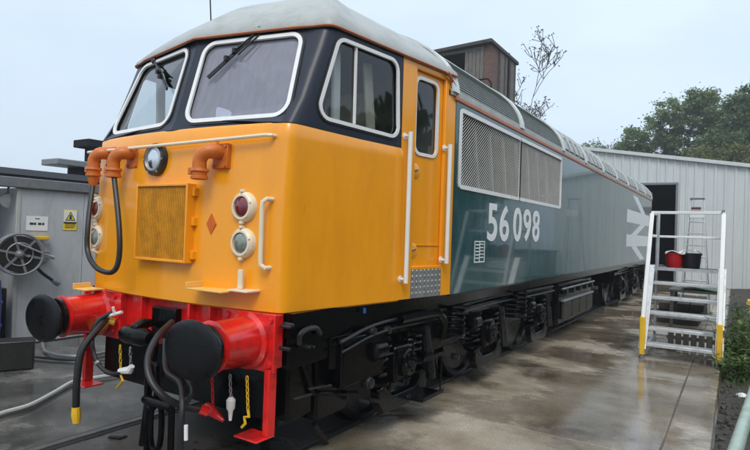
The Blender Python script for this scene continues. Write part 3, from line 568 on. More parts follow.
chain(230, 374, 400, .32, STEEL, 'safety_chain', lambda b, p: MB().lathe(b+V((0, 0, .02)), (0, 0, -1), [(0, .014), (.02, .03), (.07, .028), (.09, .016), (.15, .010)], 12).build('white_cock', WHT, p))
chain(247, 376, 410, .36, YHB, 'safety_chain', lambda b, p: MB().tube([b, b+V((.01, 0, -.04)), b+V((-.03, 0, -.05)), b+V((-.02, 0, -.09)), b+V((-.05, 0, -.12))], .010, 6).build('hook_end', YHB, p))
chain(130, 347, 366, .36, STEEL, 'safety_chain', None); chain(120, 345, 376, .38, YHB, 'safety_chain', lambda b, p: MB().tube([b, b+V((.03, 0, -.03)), b+V((-.05, 0, -.10))], .009, 6).build('hook_end', YHB, p))
# ------------------------------------------------------------------ underframe and bogies
uf = MB().b2((-1.16, .57, 1.08), (1.16, LEN-.57, 1.244)).build('underframe', UND, loco)
MB().b2((-.95, .58, .50), (.95, .70, 1.079)).build('front_bulkhead', UND, loco)
MB().b2((1.02, .60, .86), (1.10, 1.35, 1.079)).build('valance', UND, loco, bevel=.01)
WR = .57; AX = [2.05, 4.05, 6.05]
def spring(b, c, r, h, turns=6, wr=.016):
    b.tube([V(c)+V((r*cos(t), r*sin(t), h*(t/(2*pi*turns)))) for t in [k*2*pi/12 for k in range(turns*12+1)]], wr, 6)
def bogie(y0, axs, rev=False):
    T_ = (lambda y: LEN-y) if rev else (lambda y: y)
    for sgn in (1,):
        pass
    fb = MB()
    for sx in (1, -1):
        pr = [(1.05, .78), (1.45, .74), (1.62, .92), (2.50, .92), (2.75, .66), (3.35, .66), (3.60, .92), (4.48, .92), (4.72, .66), (5.35, .66), (5.6, .92), (6.5, .92), (6.65, .76), (6.95, .78), (6.95, 1.02), (1.05, 1.02)]
        fb.prism([(T_(a), z) for a, z in pr], lambda u, v: V((sx*1.02, u, v)), (sx*.10, 0, 0))
    for y in (1.1, 3.05, 5.05, 6.9): fb.b2((-1.02, T_(y)-.09, .72), (1.02, T_(y)+.09, .96))
    fr = fb.build('bogie', UND, loco, bevel=.012)
    for y in axs:
        y = T_(y); zc = G+WR+.004
        for sx in (1, -1):
            wx = sx*.70
            MB().lathe((wx-sx*.02, y, zc), (sx, 0, 0), [(0, WR-.10), (.005, WR-.01), (.02, WR+.022), (.04, WR+.02), (.055, WR), (.135, WR-.006), (.14, WR-.06), (.10, WR-.09), (.085, .20), (.13, .14), (.15, .12)], 40).build('wheel', UND, fr)
            ab = MB().box((sx*1.09, y, zc), (.20, .34, .32)).build('axlebox', UND, fr, bevel=.03)
            MB().lathe((sx*1.19, y, zc), (sx, 0, 0), [(0, .125), (.03, .125), (.045, .11), (.05, .05), (.07, .045)], 22).build('axlebox_cover', UND, fr)
            for k in range(6): MB().lathe((sx*1.232, y+.09*cos(k*pi/3), zc+.09*sin(k*pi/3)), (sx, 0, 0), [(0, .016), (.018, .014)], 6).build('cover_bolt', UNG, fr)
            for dy in (-.30, .30):
                sp = MB(); spring(sp, (sx*1.09, y+dy, .56), .075, .36); sp.build('coil_spring', UND, fr)
                MB().lathe((sx*1.09, y+dy, .50), (0, 0, 1), [(0, .08), (.03, .105), (.055, .105), (.06, .05)], 16).build('spring_seat', UND, fr); MB().lathe((sx*1.09, y+dy, .90), (0, 0, 1), [(0, .05), (.01, .10), (.04, .10)], 16).build('spring_seat', UND, fr)
                MB().beam((sx*1.16, y+dy*1.25, .52), (sx*1.16, y+dy*.55, .38), .05, .06, (1, 0, 0)).build('horn_guide', UND, fr, bevel=.01)
            MB().prism([(y-.42, .40), (y-.33, .30), (y+.33, .30), (y+.42, .40), (y+.42, .52), (y+.30, .52), (y+.22, .42), (y-.22, .42), (y-.30, .52), (y-.42, .52)], lambda u, v: V((sx*1.10, u, v)), (sx*.085, 0, 0)).build('horn_stay', UND, fr, bevel=.012)
            for d in (-1, 1): MB().prism([(y+d*.62, .30), (y+d*.70, .50), (y+d*.66, .80), (y+d*.60, .80), (y+d*.60, .50)], lambda u, v: V((sx*.73, u, v)), (sx*.09, 0, 0)).build('brake_block', UND, fr)
            MB().tube([(sx*1.16, y+.42, .93), (sx*1.19, y+.50, .46)], .035, 10).tube([(sx*1.175, y+.455, .73), (sx*1.19, y+.50, .44)], .046, 10).build('damper', UNG, fr)
            MB().lathe((sx*1.15, y-.52, .84), (0, 1, 0), [(0, .05), (.02, .085), (.16, .085), (.17, .07), (.22, .03), (.30, .025)], 16).build('brake_cylinder', UND, fr)
        MB().lathe((-.66, y, zc), (1, 0, 0), [(0, .09), (1.32, .09)], 14).build('axle', UND, fr)
    for sx in (1, -1):
        pts = [(1.1, .98), (1.7, 1.06), (3.0, 1.05), (4.2, 1.07), (5.6, 1.05), (6.8, 1.04)]
        MB().tube(bez([(sx*1.16, T_(a), z) for a, z in pts], 30), .016, 6).tube(bez([(sx*1.18, T_(a), z-.07) for a, z in pts], 30), .010, 6).build('brake_pipe', UNG, fr)
        for y in (3.02, 5.02):
            for r_ in (.12,):
                sp = MB(); spring(sp, (sx*1.17, T_(y), .72), r_, .36, 6, .022); sp.build('secondary_spring', UND, fr)
    return fr
b1 = bogie(0, AX); b2 = bogie(0, AX, True)
# small fittings on the near side under the cab
sd_ = MB()
for z, w_ in ((.685, .42), (.335, .42)): sd_.b2((1.14, 2.10, z), (1.34, 2.10+w_, z+.012)).b2((1.33, 2.10, z+.0125), (1.342, 2.10+w_, z+.035))
sd_.b2((1.16, 2.10, .335), (1.175, 2.115, 1.1)).b2((1.30, 2.505, .347), (1.312, 2.52, .70)); sd_.build('cab_steps', UND, loco, bevel=.003)
for px0, py0, px1, py1, w_ in ((294, 399, 311, 394, .02), (309, 389, 331, 385, .02), (384, 355, 393, 353, .025), (440, 341, 452, 338, .03)):
    MB().beam(hx(px0, py0, 1.22), hx(px1, py1, 1.22), w_, .012).build('footstep_edge', UNG, loco, bevel=.003)
for px, py, r_ in ((291, 325, .012), (287, 349, .012), (288, 327, .01), (307, 347, .012), (312, 347, .012), (370, 383, .04), (366, 402, .015), (376, 401, .015), (373, 331, .03), (388, 330, .03), (407, 397, .03), (457, 357, .03)):
    p = hx(px, py, 1.17); MB().lathe(p, (1, 0, 0), [(-.06, r_*1.2), (0, r_*1.2), (.01, r_), (.02, r_), (.025, r_*.4)], 12).build('bolt_head', UNG, loco)
MB().tube(bez([hx(299, 344, 1.17), hx(300, 335, 1.19), hx(307, 329, 1.19), hx(316, 328, 1.19), hx(320, 334, 1.18)]), .018, 8).build('sand_pipe', UNG, loco)
MB().tube(bez([hx(400, 320, 1.2), hx(430, 314, 1.22), hx(440, 315, 1.24), hx(444, 324, 1.24), hx(442, 338, 1.22)]), .04, 10).build('sand_pipe', UND, loco)
MB().tube([hx(314, 424, .95), hx(325, 440, .9), hx(328, 448, .86)], .022, 8).build('sand_pipe', UNG, loco)
MB().b2((.70, .78, .16), (.80, .80, .60)).build('rail_guard', UND, loco, bevel=.006)
MB().b2((-1.0, .705, .46), (1.02, .98, 1.075)).build('headstock_casing', UND, loco, bevel=.02)
MB().b2((.82, 1.0, .40), (1.04, 1.40, .85)).build('speed_recorder_box', UND, loco, bevel=.02)
MB().tube([(1.03, .80, .95), (1.05, .95, .62), (1.05, 1.5, .5)], .02, 8).build('sand_pipe', UND, loco)
MB().b2((1.05, 1.15, .62), (1.16, 1.75, 1.0)).build('sand_box', UND, loco, bevel=.02)
MB().tube([hx(364.5, 308, 1.19), hx(364.5, 313, 1.19)], .012, 8).build('bolt_head', mat('blue_cap', (.03, .10, .4), .3), loco)
# tanks amidships
tk = MB().b2((-1.10, 7.35, .33), (1.10, 9.95, 1.06)).build('fuel_tank', UND, loco, bevel=.05)
for i in range(4): MB().b2((1.103, 7.55+i*.58, .42), (1.16, 8.05+i*.58, .70)).build('battery_box', TANKS, tk, bevel=.015)
MB().b2((1.103, 7.50, .72), (1.175, 9.80, .76)).build('tank_step', ALU, tk, bevel=.006)
for i in range(5): MB().lathe((1.10, 7.7+i*.5, .9), (1, 0, 0), [(0, .07), (.06, .07), (.07, .055)], 14).build('filler_cap', UNG, tk)
MB().tube([(1.15, 7.4, .95), (1.15, 9.9, .95)], .02).build('tank_pipe', ALU, tk)
# ------------------------------------------------------------------ access steps
st = thing('access_steps', 'aluminium mobile access steps with yellow feet beside the locomotive', 'steps', (2.95, 6.85, G))
XL, XR, YS = 2.47, 3.43, 6.82
TRD = mat('tread_silver', (.60, .61, .61), .45, metal=.3, var=.1, scale=14, grime=((.30, .28, .25), 9, .5)); NT = 6; rise = (1.40-G)/NT; run = .155
for i in range(NT-1):
    z = G+rise*(i+1); y = YS+run*i
    t = MB().b2((XL+.05, y, z-.045), (XR-.05, y+.22, z)).build('tread', TRD, st, bevel=.006)
    for k in range(3): MB().b2((XL+.06, y+.02+k*.06, z+.0005), (XR-.06, y+.045+k*.06, z+.005)).build('tread_ridge', ALU, t)
yp = YS+run*(NT-1)
pl = MB().b2((XL+.05, yp, 1.36), (XR-.05, yp+.75, 1.395)).build('platform', mat('platform_dark', (.03, .03, .032), .5, var=.2), st, bevel=.005)
MB().b2((XL+.045, yp-.018, 1.355), (XR-.045, yp-.002, 1.405)).build('platform_edge', ALU, pl)
for x in (XL, XR):
    MB().beam((x, YS-.03, G+.12), (x, yp+.04, 1.42), .045, .11, (1, 0, 0)).build('stringer', ALU, st, bevel=.006)
    MB().beam((x, YS-.02, .62), (x, yp-.06, 2.24), .06, .045, (0, 1, 0)).build('handrail', WHT, st, bevel=.01)
    MB().beam((x, YS-.04, G+.05), (x, YS-.015, .70), .075, .075, (0, 1, 0)).build('yellow_post', YHB, st, bevel=.012)
    MB().lathe((x, YS-.04, G-.006), (0, 0, 1), [(0, .035), (.02, .04), (.08, .018)], 12).build('foot', GRYM, st)
    for y in (yp+.72,): MB().b2((x-.02, y-.02, G), (x+.02, y+.02, 2.27)).build('rear_post', ALU, st, bevel=.006)
    MB().beam((x, yp, 1.9), (x, yp+.72, 1.9), .03, .03).beam((x, yp-.06, 2.25), (x, yp+.72, 2.25), .035, .035).build('side_rail', WHT, st, bevel=.006)
    MB().beam((x, yp+.70, G+.12), (x, YS+.1, G+.12), .04, .04).beam((x, yp+.70, G+.16), (x, YS+.45, .75), .03, .03).build('brace', ALU, st, bevel=.005)
MB().beam((XL-.02, yp+.04, 2.262), (XR+.02, yp+.04, 2.262), .04, .045).build('gate_rail', WHT, st, bevel=.006); MB().beam((XL-.02, yp+.04, 1.885), (XR+.02, yp+.04, 1.885), .035, .035).build('gate_rail', WHT, st, bevel=.006)
MB().b2((XL+.07, yp+.02, 1.4), (XL+.105, yp+.055, 2.24)).build('gate_post', ALU, st, bevel=.005); MB().b2((XR-.03, yp+.0, 1.4), (XR+.012, yp+.06, 2.31)).build('gate_post', GRYM, st, bevel=.005)
for z in (.24, .55): MB().beam((XL, yp+.72, z), (XR, yp+.72, z), .04, .04).build('brace', ALU, st, bevel=.005)
# buckets on the platform
def bucket(px, py, yy, r, h, ma, label, cat, name):
    c = hy(px, py, yy); c.z = 1.397; t = thing(name, label, cat, c)
    MB().lathe(c, (0, 0, 1), [(0, r*.82), (.01, r*.85), (h*.9, r*.98), (h*.92, r*1.06), (h, r*1.06), (h, r*.96), (h*.3, r*.85), (.03, r*.1)], 26).build('shell', ma, t)
    return c, t
c, t = bucket(674, 262, yp+.25, .13, .23, REDP, 'red bucket with a white cloth over its rim on the steps', 'bucket', 'bucket')
cl = MB(); cl.grid([[V((c.x+(u-.5)*.27+.02, c.y+(v-.5)*.24, 1.397+.235+.03*sin(u*5+v*3)+.02*u-.05*max(0, .3-u))) for u in [k/8 for k in range(9)]] for v in [k/6 for k in range(7)]]).build('cloth', WHT, t, solid=.012)
c, t = bucket(691, 263, yp+.30, .145, .24, BLKP, 'black plastic bucket on the steps, right of the red one', 'bucket', 'bucket')
MB().tube(bez([c+V((-.15, 0, .22)), c+V((-.08, -.05, .28)), c+V((.08, -.05, .28)), c+V((.15, 0, .22))]), .006).build('handle', STEEL, t)
# ------------------------------------------------------------------ ladder behind the steps
ld = thing('step_ladder', 'aluminium step ladder standing in front of the pale shed wall', 'ladder', (2.85, 13, G))
yl = 13.0; A0, A1 = hy(688, 300, yl), hy(693, 199, yl); B0, B1 = hy(707, 300, yl), hy(702, 199, yl); zt = A1.z; cxx = (A1.x+B1.x)/2
for s_ in (-1, 1):
    MB().beam((cxx+s_*.30, yl-.35, G), (cxx+s_*.13, yl, zt), .03, .06, (0, 1, 0)).build('stile', ALU, ld, bevel=.004); MB().beam((cxx+s_*.30, yl+.55, G), (cxx+s_*.13, yl+.05, zt), .025, .05, (0, 1, 0)).build('rear_leg', ALU, ld, bevel=.004)
nr = int((zt-G)/.25)
for i in range(1, nr): k = i/nr; w_ = .30-.17*k; MB().b2((cxx-w_, yl-.35+.35*k-.03, G+(zt-G)*k-.015), (cxx+w_, yl-.35+.35*k+.05, G+(zt-G)*k+.015)).build('tread', ALU, ld, bevel=.004)
MB().b2((cxx-.15, yl-.08, zt-.01), (cxx+.15, yl+.12, zt+.025)).build('top_cap', GRYM, ld, bevel=.006); MB().b2((cxx-.15, yl-.12, zt-.46), (cxx+.15, yl-.07, zt-.30)).build('tool_tray', WHT, ld, bevel=.01)
# ------------------------------------------------------------------ shed
sh = thing('corrugated_shed', 'pale grey corrugated metal shed with open doorway behind the locomotive', 'shed', (-1, 23, G))
SY, AXX = 23.0, -2.2
def top(x): return 5.72-.16*abs(x-AXX)
DR0, DR1, DT = -2.0, hy(675, 230, SY).x, hy(665, 185, SY).z
def cladsheet(xa, xb, zb, fy, n=3):
    pts = []; w = (xb-xa)/n
    for i in range(n):
        x = xa+i*w; pts += [(x, 0), (x+w*.60, 0), (x+w*.68, -.028), (x+w*.92, -.028)]
    pts.append((xb, 0)); return MB().grid([[V((x, SY+y, z(x))) for x, y in pts] for z in (lambda x: zb, top)]).build('cladding_sheet', CLAD, sh, ang=20, solid=.004)
x = -10.05
while x < 5.9:
    xb = x+1.0
    if xb <= DR0+.01 or x >= DR1-.3: cladsheet(max(x, DR1) if (x < DR1 and xb > DR1) else x, xb-.004, G, 0)
    elif xb > DR1 and x < DR1: cladsheet(x, DR1, DT, 0, 2); cladsheet(DR1, xb-.004, G, 0, 2)
    else: cladsheet(x, xb-.004, DT, 0)
    x = xb
for a, b_ in ((-10.05, AXX), (AXX, 5.95)): MB().beam((a, SY-.05, top(a)+.03), (b_, SY-.05, top(b_)+.03), .14, .20, (0, 1, 0)).build('verge_trim', CLAD, sh, bevel=.01)
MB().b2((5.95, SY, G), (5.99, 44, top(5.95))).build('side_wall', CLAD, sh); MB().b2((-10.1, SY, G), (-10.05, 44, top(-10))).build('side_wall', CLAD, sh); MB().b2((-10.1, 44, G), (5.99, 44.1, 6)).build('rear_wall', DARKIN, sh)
for a, b_ in ((-10.1, AXX), (AXX, 6.05)): MB().grid([[V((x, y, top(x)+.01)) for x in (a, b_)] for y in (SY-.02, 44.1)]).build('roof', FELT, sh, solid=.03)
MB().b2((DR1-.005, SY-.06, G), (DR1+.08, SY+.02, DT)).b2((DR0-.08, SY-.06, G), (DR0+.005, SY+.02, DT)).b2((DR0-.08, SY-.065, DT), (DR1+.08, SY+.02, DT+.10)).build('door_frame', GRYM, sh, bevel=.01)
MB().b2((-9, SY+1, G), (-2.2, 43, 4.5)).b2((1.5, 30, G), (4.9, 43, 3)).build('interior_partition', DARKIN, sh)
tag(MB().b2((2.06, SY-.10, 2.95), (2.42, SY-.055, 3.2)).build('notice_board', mat('dark_notice', (.10, .03, .025), .5), bevel=.006), 'small dark red plate on the shed wall right of the doorway', 'sign')
# ------------------------------------------------------------------ things behind the steps
def plank(n, a, b_, ma, par): return MB().b2(a, b_).build(n, ma, par, bevel=.006)
SLP = mat('sleeper_brown', (.05, .042, .035), .8, var=.4, scale=5, bump=.3, bscale=20)
for i in range(3):
    for j in range(3):
        tag(MB().box((2.35+.27*i+.03*j, 12.2, G+.07+.145*j), (.25, 2.5-.2*random.random(), .14), Matrix.Rotation(rad(random.uniform(-2, 2)), 3, 'Z')).build('timber_sleeper', SLP, bevel=.01), f"{('left', 'middle', 'right')[i]} brown timber sleeper in the {('bottom', 'middle', 'top')[j]} layer of the stack behind the access steps", 'sleeper', 'sleepers stacked behind the steps')
pt = thing('pallet', 'grey wooden pallet leaning on edge behind the lowest treads of the steps', 'pallet', (3.1, 7.75, G))
for i in range(7): plank('slat', (2.72+i*.105, 7.74, G+.005), (2.80+i*.105, 7.76, .48), TIM, pt)
for z in (.14, .28, .42): plank('bearer', (2.70, 7.762, z), (3.46, 7.82, z+.05), TIM, pt)
gp = tag(MB().box((3.05, 10.6, .93), (.7, .9, .03), Matrix.Rotation(rad(8), 3, 'Y')).build('tarpaulin', mat('green_tarp', (.03, .08, .04), .5), bevel=.01), 'green sheet lying on the heap behind the access steps', 'sheet')
hp = thing('workbench', 'dark workbench with clutter seen between the steps treads', 'workbench', (3.1, 10.6, G))
MB().b2((2.5, 10.1, .84), (3.42, 11.1, .88)).build('top', TANKS, hp)
for x in (2.56, 3.36):
    for y in (10.16, 11.04): MB().b2((x-.03, y-.03, G), (x+.03, y+.03, .839)).build('leg', TANKS, hp)
cr_ = tag(MB().box((3.95, 11.2, .62), (.32, .3, .10), Matrix.Rotation(rad(18), 3, 'Y')).box((3.98, 11.25, .45), (.28, .3, .2)).build('yellow_crate', YHB, bevel=.01), 'yellow plastic crate in the weeds right of the steps', 'crate')
bx_ = thing('mesh_barrier', 'grey metal barrier frame at the right edge beyond the weeds', 'barrier', (4.3, 10, G))
for x in (3.98, 4.25, 4.9, 5.5): MB().tube([(x, 10, G), (x, 10, 1.05)], .02).build('post', GRYM, bx_)
for z in (.3, 1.05): MB().tube([(3.98, 10, z), (5.5, 10, z)], .018).build('rail', GRYM, bx_)
for k in range(14): MB().tube([(4.05+k*.1, 10, .3), (4.05+k*.1, 10, 1.05)], .004, 5).build('bar', GRYM, bx_)
sk = thing('metal_skip', 'dark metal box at the foot of the shed by the right edge', 'box', (4.4, 15, G)); MB().b2((3.98, 14.5, G), (5.0, 16, 1.35)).build('body', GRYM, sk, bevel=.02); MB().b2((3.95, 14.45, 1.35), (5.03, 16.05, 1.41)).build('lid', FELT, sk, bevel=.01)
pp = thing('pipe_handrail', 'pale green painted pipe rail at the bottom right corner', 'pipe', (3.85, .6, G))
A = V((3.66, 1.25, .62)); 
P0 = hit(735, 452, 2, .75); P1 = hit(760, 372, 2, .75)
MB().tube([P0+(P0-P1)*1.0, P1+(P1-P0)*1.5], .035, 14).build('rail', mat('pale_green_pipe', (.33, .42, .36), .4, var=.12, scale=12, grime=((.15, .17, .14), 10, .6)), pp)
q = P1+(P1-P0)*1.4; MB().tube([q, V((q.x, q.y, G))], .035, 12).build('post', bpy.data.materials['pale_green_pipe'], pp)
# ------------------------------------------------------------------ cabinet and left side
CX = -4.6
def hc(px, py): return hx(px, py, CX)
L0, R0 = hc(14, 300).y, 7.5; ztop = hc(14, 186).z
cb = thing('steel_cabinet', 'grey steel site cabin with flat roof at the left edge', 'cabin', (-5.8, 3, G))
zc0 = ztop-.02
pw = .92; y = L0
while y < R0: MB().b2((CX-.05, y+.004, G), (CX, min(y+pw, R0)-.004, zc0)).build('wall_panel', CABG, cb, bevel=.006); y += pw
MB().b2((CX-2.4, L0+.0, G), (CX-.06, L0+.05, zc0)).b2((CX-2.4, L0+.05, G), (CX-2.3, R0, zc0)).b2((CX-2.3, R0-.05, G), (CX-.06, R0, zc0)).build('side_wall', CABG, cb)
MB().b2((CX-.03, L0-.02, G), (CX+.012, L0+.03, zc0)).build('corner_post', PALE, cb, bevel=.005)
zf0, zf1 = hc(40, 193).z, hc(40, 183).z
MB().b2((CX-.1, -3.0, zc0+.002), (CX+.06, R0, zc0+.14)).build('fascia', GRYM, cb, bevel=.01)
MB().add([(CX+.05, -3, zc0+.145), (CX+.05, R0, zc0+.145), (CX-2.6, R0, zc0+.45), (CX-2.6, -3, zc0+.45)], [(0, 1, 2, 3)]).build('roof', FELT, cb, solid=.06)
MB().b2((CX-2.4, -3.0, G), (CX-2.3, L0-.1, zc0)).b2((CX-2.3, -3.0, G), (CX-.06, -2.95, zc0)).build('bay_wall', DARKIN, cb)
for k in range(2): p = hc(80+k*0, 208+k*38); 
def plate(c, w, h, name, ma, par, x=.004): return MB().b2((CX+x, c.y-w/2, c.z-h/2), (CX+x+.003, c.y+w/2, c.z+h/2)).build(name, ma, par, bevel=.001)
c = hc(37, 223.5); no = tag(plate(c, .29, .20, 'notice_sign', WHT, None), 'white paper notice on the grey cabin above the hose reel', 'sign')
INK = mat('sign_ink', (.03, .03, .04), .6)
tx = MB()
for i, w_ in enumerate((.05, .03, .045, .03)): y0 = c.y-.10+i*.055; tx.b2((CX+.0075, y0, c.z-.02), (CX+.0085, y0+w_, c.z+.012))
tx.b2((CX+.0075, c.y-.03, c.z+.06), (CX+.0085, c.y+.03, c.z+.072)); tx.build('print', INK, no)
c = hc(70, 220); wa = tag(plate(c, .20, .30, 'warning_sign', mat('sign_yellow', (.80, .58, .03), .4), None), 'yellow warning sign with black triangle on the grey cabin', 'sign')
plate(c+V((0, 0, .055)), .185, .165, 'panel', WHT, wa, .008)
sx_ = lambda o: (lambda u, v: V((CX+o, c.y+u, c.z+.055+v)))
MB().prism([(-.075, -.065), (.075, -.065), (0, .07)], sx_(.0115), (.001, 0, 0)).build('triangle', INK, wa, smooth=False)
MB().prism([(-.055, -.053), (.055, -.053), (0, .048)], sx_(.0128), (.001, 0, 0)).build('triangle_fill', bpy.data.materials['sign_yellow'], wa, smooth=False)
MB().prism([(-.022, -.045), (.022, -.045), (.012, -.005), (.022, .0), (0, .028), (-.02, .0), (-.012, -.005)], sx_(.0142), (.001, 0, 0)).build('symbol', INK, wa, smooth=False)
tx = MB()
for j in range(3): tx.b2((CX+.0075, c.y-.075, c.z-.065-j*.026), (CX+.0085, c.y+.075-.02*(j == 2), c.z-.053-j*.026))
tx.build('print', INK, wa)
MB().b2((CX+.0075, c.y-.094, c.z-.05), (CX+.0082, c.y+.094, c.z-.031)).build('stripe', INK, wa)
# hose reel
rc = hx(19, 254, CX+.22); re = thing('hose_reel', 'grey metal hose reel on the corner of the grey cabin', 'hose reel', rc)
axr = V((1, -.25, .0)).normalized()
rimb = MB()
for d in (-.07, .07):
    o = rc+axr*d; u = V((0, 0, 1)); w_ = axr.cross(u); rimb.tube([o+(u*cos(t)+w_*sin(t))*.27 for t in [k*2*pi/36 for k in range(37)]], .016, 8, False); rimb.tube([o+(u*cos(t)+w_*sin(t))*.15 for t in [k*2*pi/28 for k in range(29)]], .010, 6, False)
rimb.build('rim', GRYM, re)
for d in (-.07, .07):
    for k in range(6): t = k*pi/3+.3; o = rc+axr*d; e = V((0, 0, 1))*cos(t)+axr.cross(V((0, 0, 1)))*sin(t); MB().beam(o+e*.04, o+e*.27, .03, .008, axr).build('spoke', GRYM, re)
MB().lathe(rc-axr*.10, axr, [(0, .05), (.03, .06), (.17, .06), (.20, .045), (.22, .02)], 18).build('hub', GRYM, re)
MB().lathe(rc-axr*.06, axr, [(0, .12), (.0, .24), (.12, .24), (.12, .12)], 30).build('wound_hose', RUB, re)
MB().beam(rc+axr*.12+V((0, -.05, .15)), rc+axr*.12+V((0, .42, -.05)), .02, .05, axr).beam(rc-axr*.11+V((0, .0, .06)), V((CX, rc.y+.45, rc.z+.02)), .02, .12, axr).b2((CX+.005, rc.y+.34, rc.z-.12), (CX+.05, rc.y+.48, rc.z+.14)).beam(rc+axr*.12+V((0, .42, -.05)), V((CX+.04, rc.y+.44, rc.z-.04)), .03, .05, (0, 0, 1)).build('bracket', ALU, re, bevel=.004)
hs = MB().tube(bez([rc+axr*.1+V((0, .1, -.02)), hx(33, 262, CX+.2), hx(41, 272, CX+.16), hx(52, 280, CX+.12)]), .022, 8).build('hose_end', RUB, re); MB().lathe(hx(52, 280, CX+.12), (0, .8, -.5), [(0, .028), (.05, .04), (.10, .045), (.12, .03)], 12).build('nozzle', GRYM, re)
MB().box(hx(40, 238, CX+.06), (.08, .22, .05)).build('tag_plate', YHB, re, bevel=.008)
# open bay clutter
dm = thing('blue_drum', 'blue plastic drum in the dark bay at the left edge', 'drum', (-4.95, .95, G))
o = V((-4.75, L0-.52, G)); MB().lathe(o, (0, 0, 1), [(0, .25), (.02, .28), (.3, .285), (.31, .30), (.33, .30), (.34, .285), (.6, .285), (.61, .30), (.63, .30), (.64, .285), (.9, .27), (.92, .25), (.92, .22), (.90, .21), (.90, .001)], 28).build('shell', BLU, dm); dm.location = o
fx_ = tag(MB().lathe(hx(8, 200, CX-.3), (1, -.3, -.2), [(0, .10), (.06, .10), (.07, .06), (.10, .001)], 18).build('bulkhead_lamp', WHT), 'round white lamp in the dark bay beside the grey cabin', 'lamp')
MB().tube([hx(8, 200, CX-.3), hx(8, 200, CX-.3)+V((0, 0, .25))], .015).build('bracket', GRYM, fx_)
for (a, b_, zz, lab) in (((-8, 372), (33, 369), .32, 'long black timber block lying by the cabin at the left edge'), ((-9, 345), (6, 343), .75, 'upright black timber baulk at the left edge above the long block')):
    p, q = hz(*a, G), hz(*b_, G); d = (q-p).normalized(); nn = V((-d.y, d.x, 0)); mid = (p+q)/2+nn*.15
    R = Matrix((d, nn, V((0, 0, 1)))).transposed(); tag(MB().box((mid.x, mid.y, G+zz/2+.001), ((q-p).length, .28, zz), R).build('timber_block', BTIM, bevel=.012), lab, 'timber')
def gh(pts, r, name, ma, label, cat): return tag(MB().tube(bez([hz(a, b, G+r*.9) for a, b in pts], 40), r, 8).build(name, ma), label, cat)
gh([(-30, 428), (0, 414), (30, 405), (55, 392), (75, 381), (100, 377), (130, 372)], .022, 'ground_hose', PALE, 'pale hose curving over wet ground to the red lifeguard bracket', 'hose')
gh([(35, 357), (60, 359), (100, 360), (140, 359), (170, 357)], .014, 'thin_cable', RUB, 'thin black cable lying straight across ground below the left buffer', 'cable')
tag(MB().tube(bez([hz(42, 335, G+.02)+V((0, 0, .22)), hz(43, 346, G+.02), hz(50, 353, G+.02), hz(75, 356, G+.02), hz(105, 352, G+.02), hz(118, 345, G+.02)], 36), .02, 8).build('ground_hose', GRYM), 'grey hose dropping behind the left buffer and bending along ground', 'hose')
tag(MB().b2((-5.6, 8, G), (-4.9, 9, 1.2)).build('junction_box', GRYM, bevel=.02), 'grey box beyond the cabin, behind the locomotive nose', 'box')
tag(MB().box(hz(115, 437, G+.006), (.10, .04, .010), Matrix.Rotation(.5, 3, 'Z')).box(hz(117, 436, G+.006)+V((.05, .01, 0)), (.03, .08, .009)).build('steel_offcut', UND, bevel=.002), 'small dark metal offcut on the ground by the rail', 'scrap')
# flat roofed buildings behind the cabin
fb = thing('flat_roof_canopy', 'dark canopy with thin flat roof slab behind the grey cabin', 'canopy', (-10, 6, G))
k = (3.59+9)/(3.59+7); a, b_ = hx(36, 157, -9), hx(96, 160, -9)
a.y += .45; MB().b2((-9.7, a.y, a.z-.10), (-9, b_.y+2, a.z+.04)).build('roof_slab', GRYM, fb, bevel=.02)
MB().b2((-9.6, a.y+.55, G), (-9.1, b_.y+1.8, a.z-.101)).build('wall', FELT, fb)
f2 = thing('dark_outbuilding', 'dark flat roofed outbuilding just left of the yellow cab', 'building', (-13, 9, G))
a = hx(80, 137, -12); a.y += .25; MB().b2((-12.8, a.y, a.z-.22), (-12, a.y+6, a.z)).build('roof_slab', FELT, f2, bevel=.02); MB().b2((-12.7, a.y+.3, G), (-12.2, a.y+5.7, a.z-.221)).build('wall', FELT, f2)
# ------------------------------------------------------------------ brick tower
TY = 20.0; tl, tc_ = hy(428, 52, TY), hy(491, 42, TY); tz = tc_.z
tw = thing('brick_tower', 'derelict brick and timber hoist tower rising behind the locomotive roof', 'tower', ((tl.x+tc_.x)/2, TY, G))
dep = 0
for d in range(1, 60):
    p = V((tc_.x, TY+d*.1, tz)); q = p-CP; 
    if 375+FPX*q.dot(RT)/q.dot(FW) < 516: dep = d*.1
xo0, xo1 = hy(440, 57, TY).x, hy(465, 57, TY).x; xb0 = hy(484, 57, TY).x; zo1 = hy(452, 55, TY).z; zo0 = zo1-1.6
MB().b2((xb0, TY, G), (tc_.x, TY+.3, tz-.05)).build('brick_wall', BRK, tw)
MB().b2((tc_.x-.25, TY+.301, G), (tc_.x, TY+dep, tz-.05)).build('brick_wall', BRK, tw)
MB().b2((tl.x, TY+.1, G), (xb0-.002, TY+.3, zo0)).b2((tl.x, TY+dep-.3, G), (tc_.x-.26, TY+dep, tz-.05)).b2((tl.x, TY+.31, G), (tl.x+.2, TY+dep-.31, tz-.05)).build('rear_wall', DARKIN, tw)
n = 5
for i in range(n): w_ = (xb0-xo1)/n; MB().b2((xo1+i*w_+.01, TY-.02-.01*random.random(), zo0-2), (xo1+(i+1)*w_-.01, TY+.03, tz-.12+.0*random.random())).build('door_plank', TIM, tw, bevel=.006)
for i in range(3): w_ = (xo0-tl.x)/3; MB().b2((tl.x+i*w_+.01, TY, zo0-2), (tl.x+(i+1)*w_-.01, TY+.04, tz-.12)).build('door_plank', TIM, tw, bevel=.006)
MB().b2((tl.x-.15, TY-.03, zo1+.02), (xb0, TY+.08, zo1+.14)).build('lintel', TIM, tw, bevel=.01)
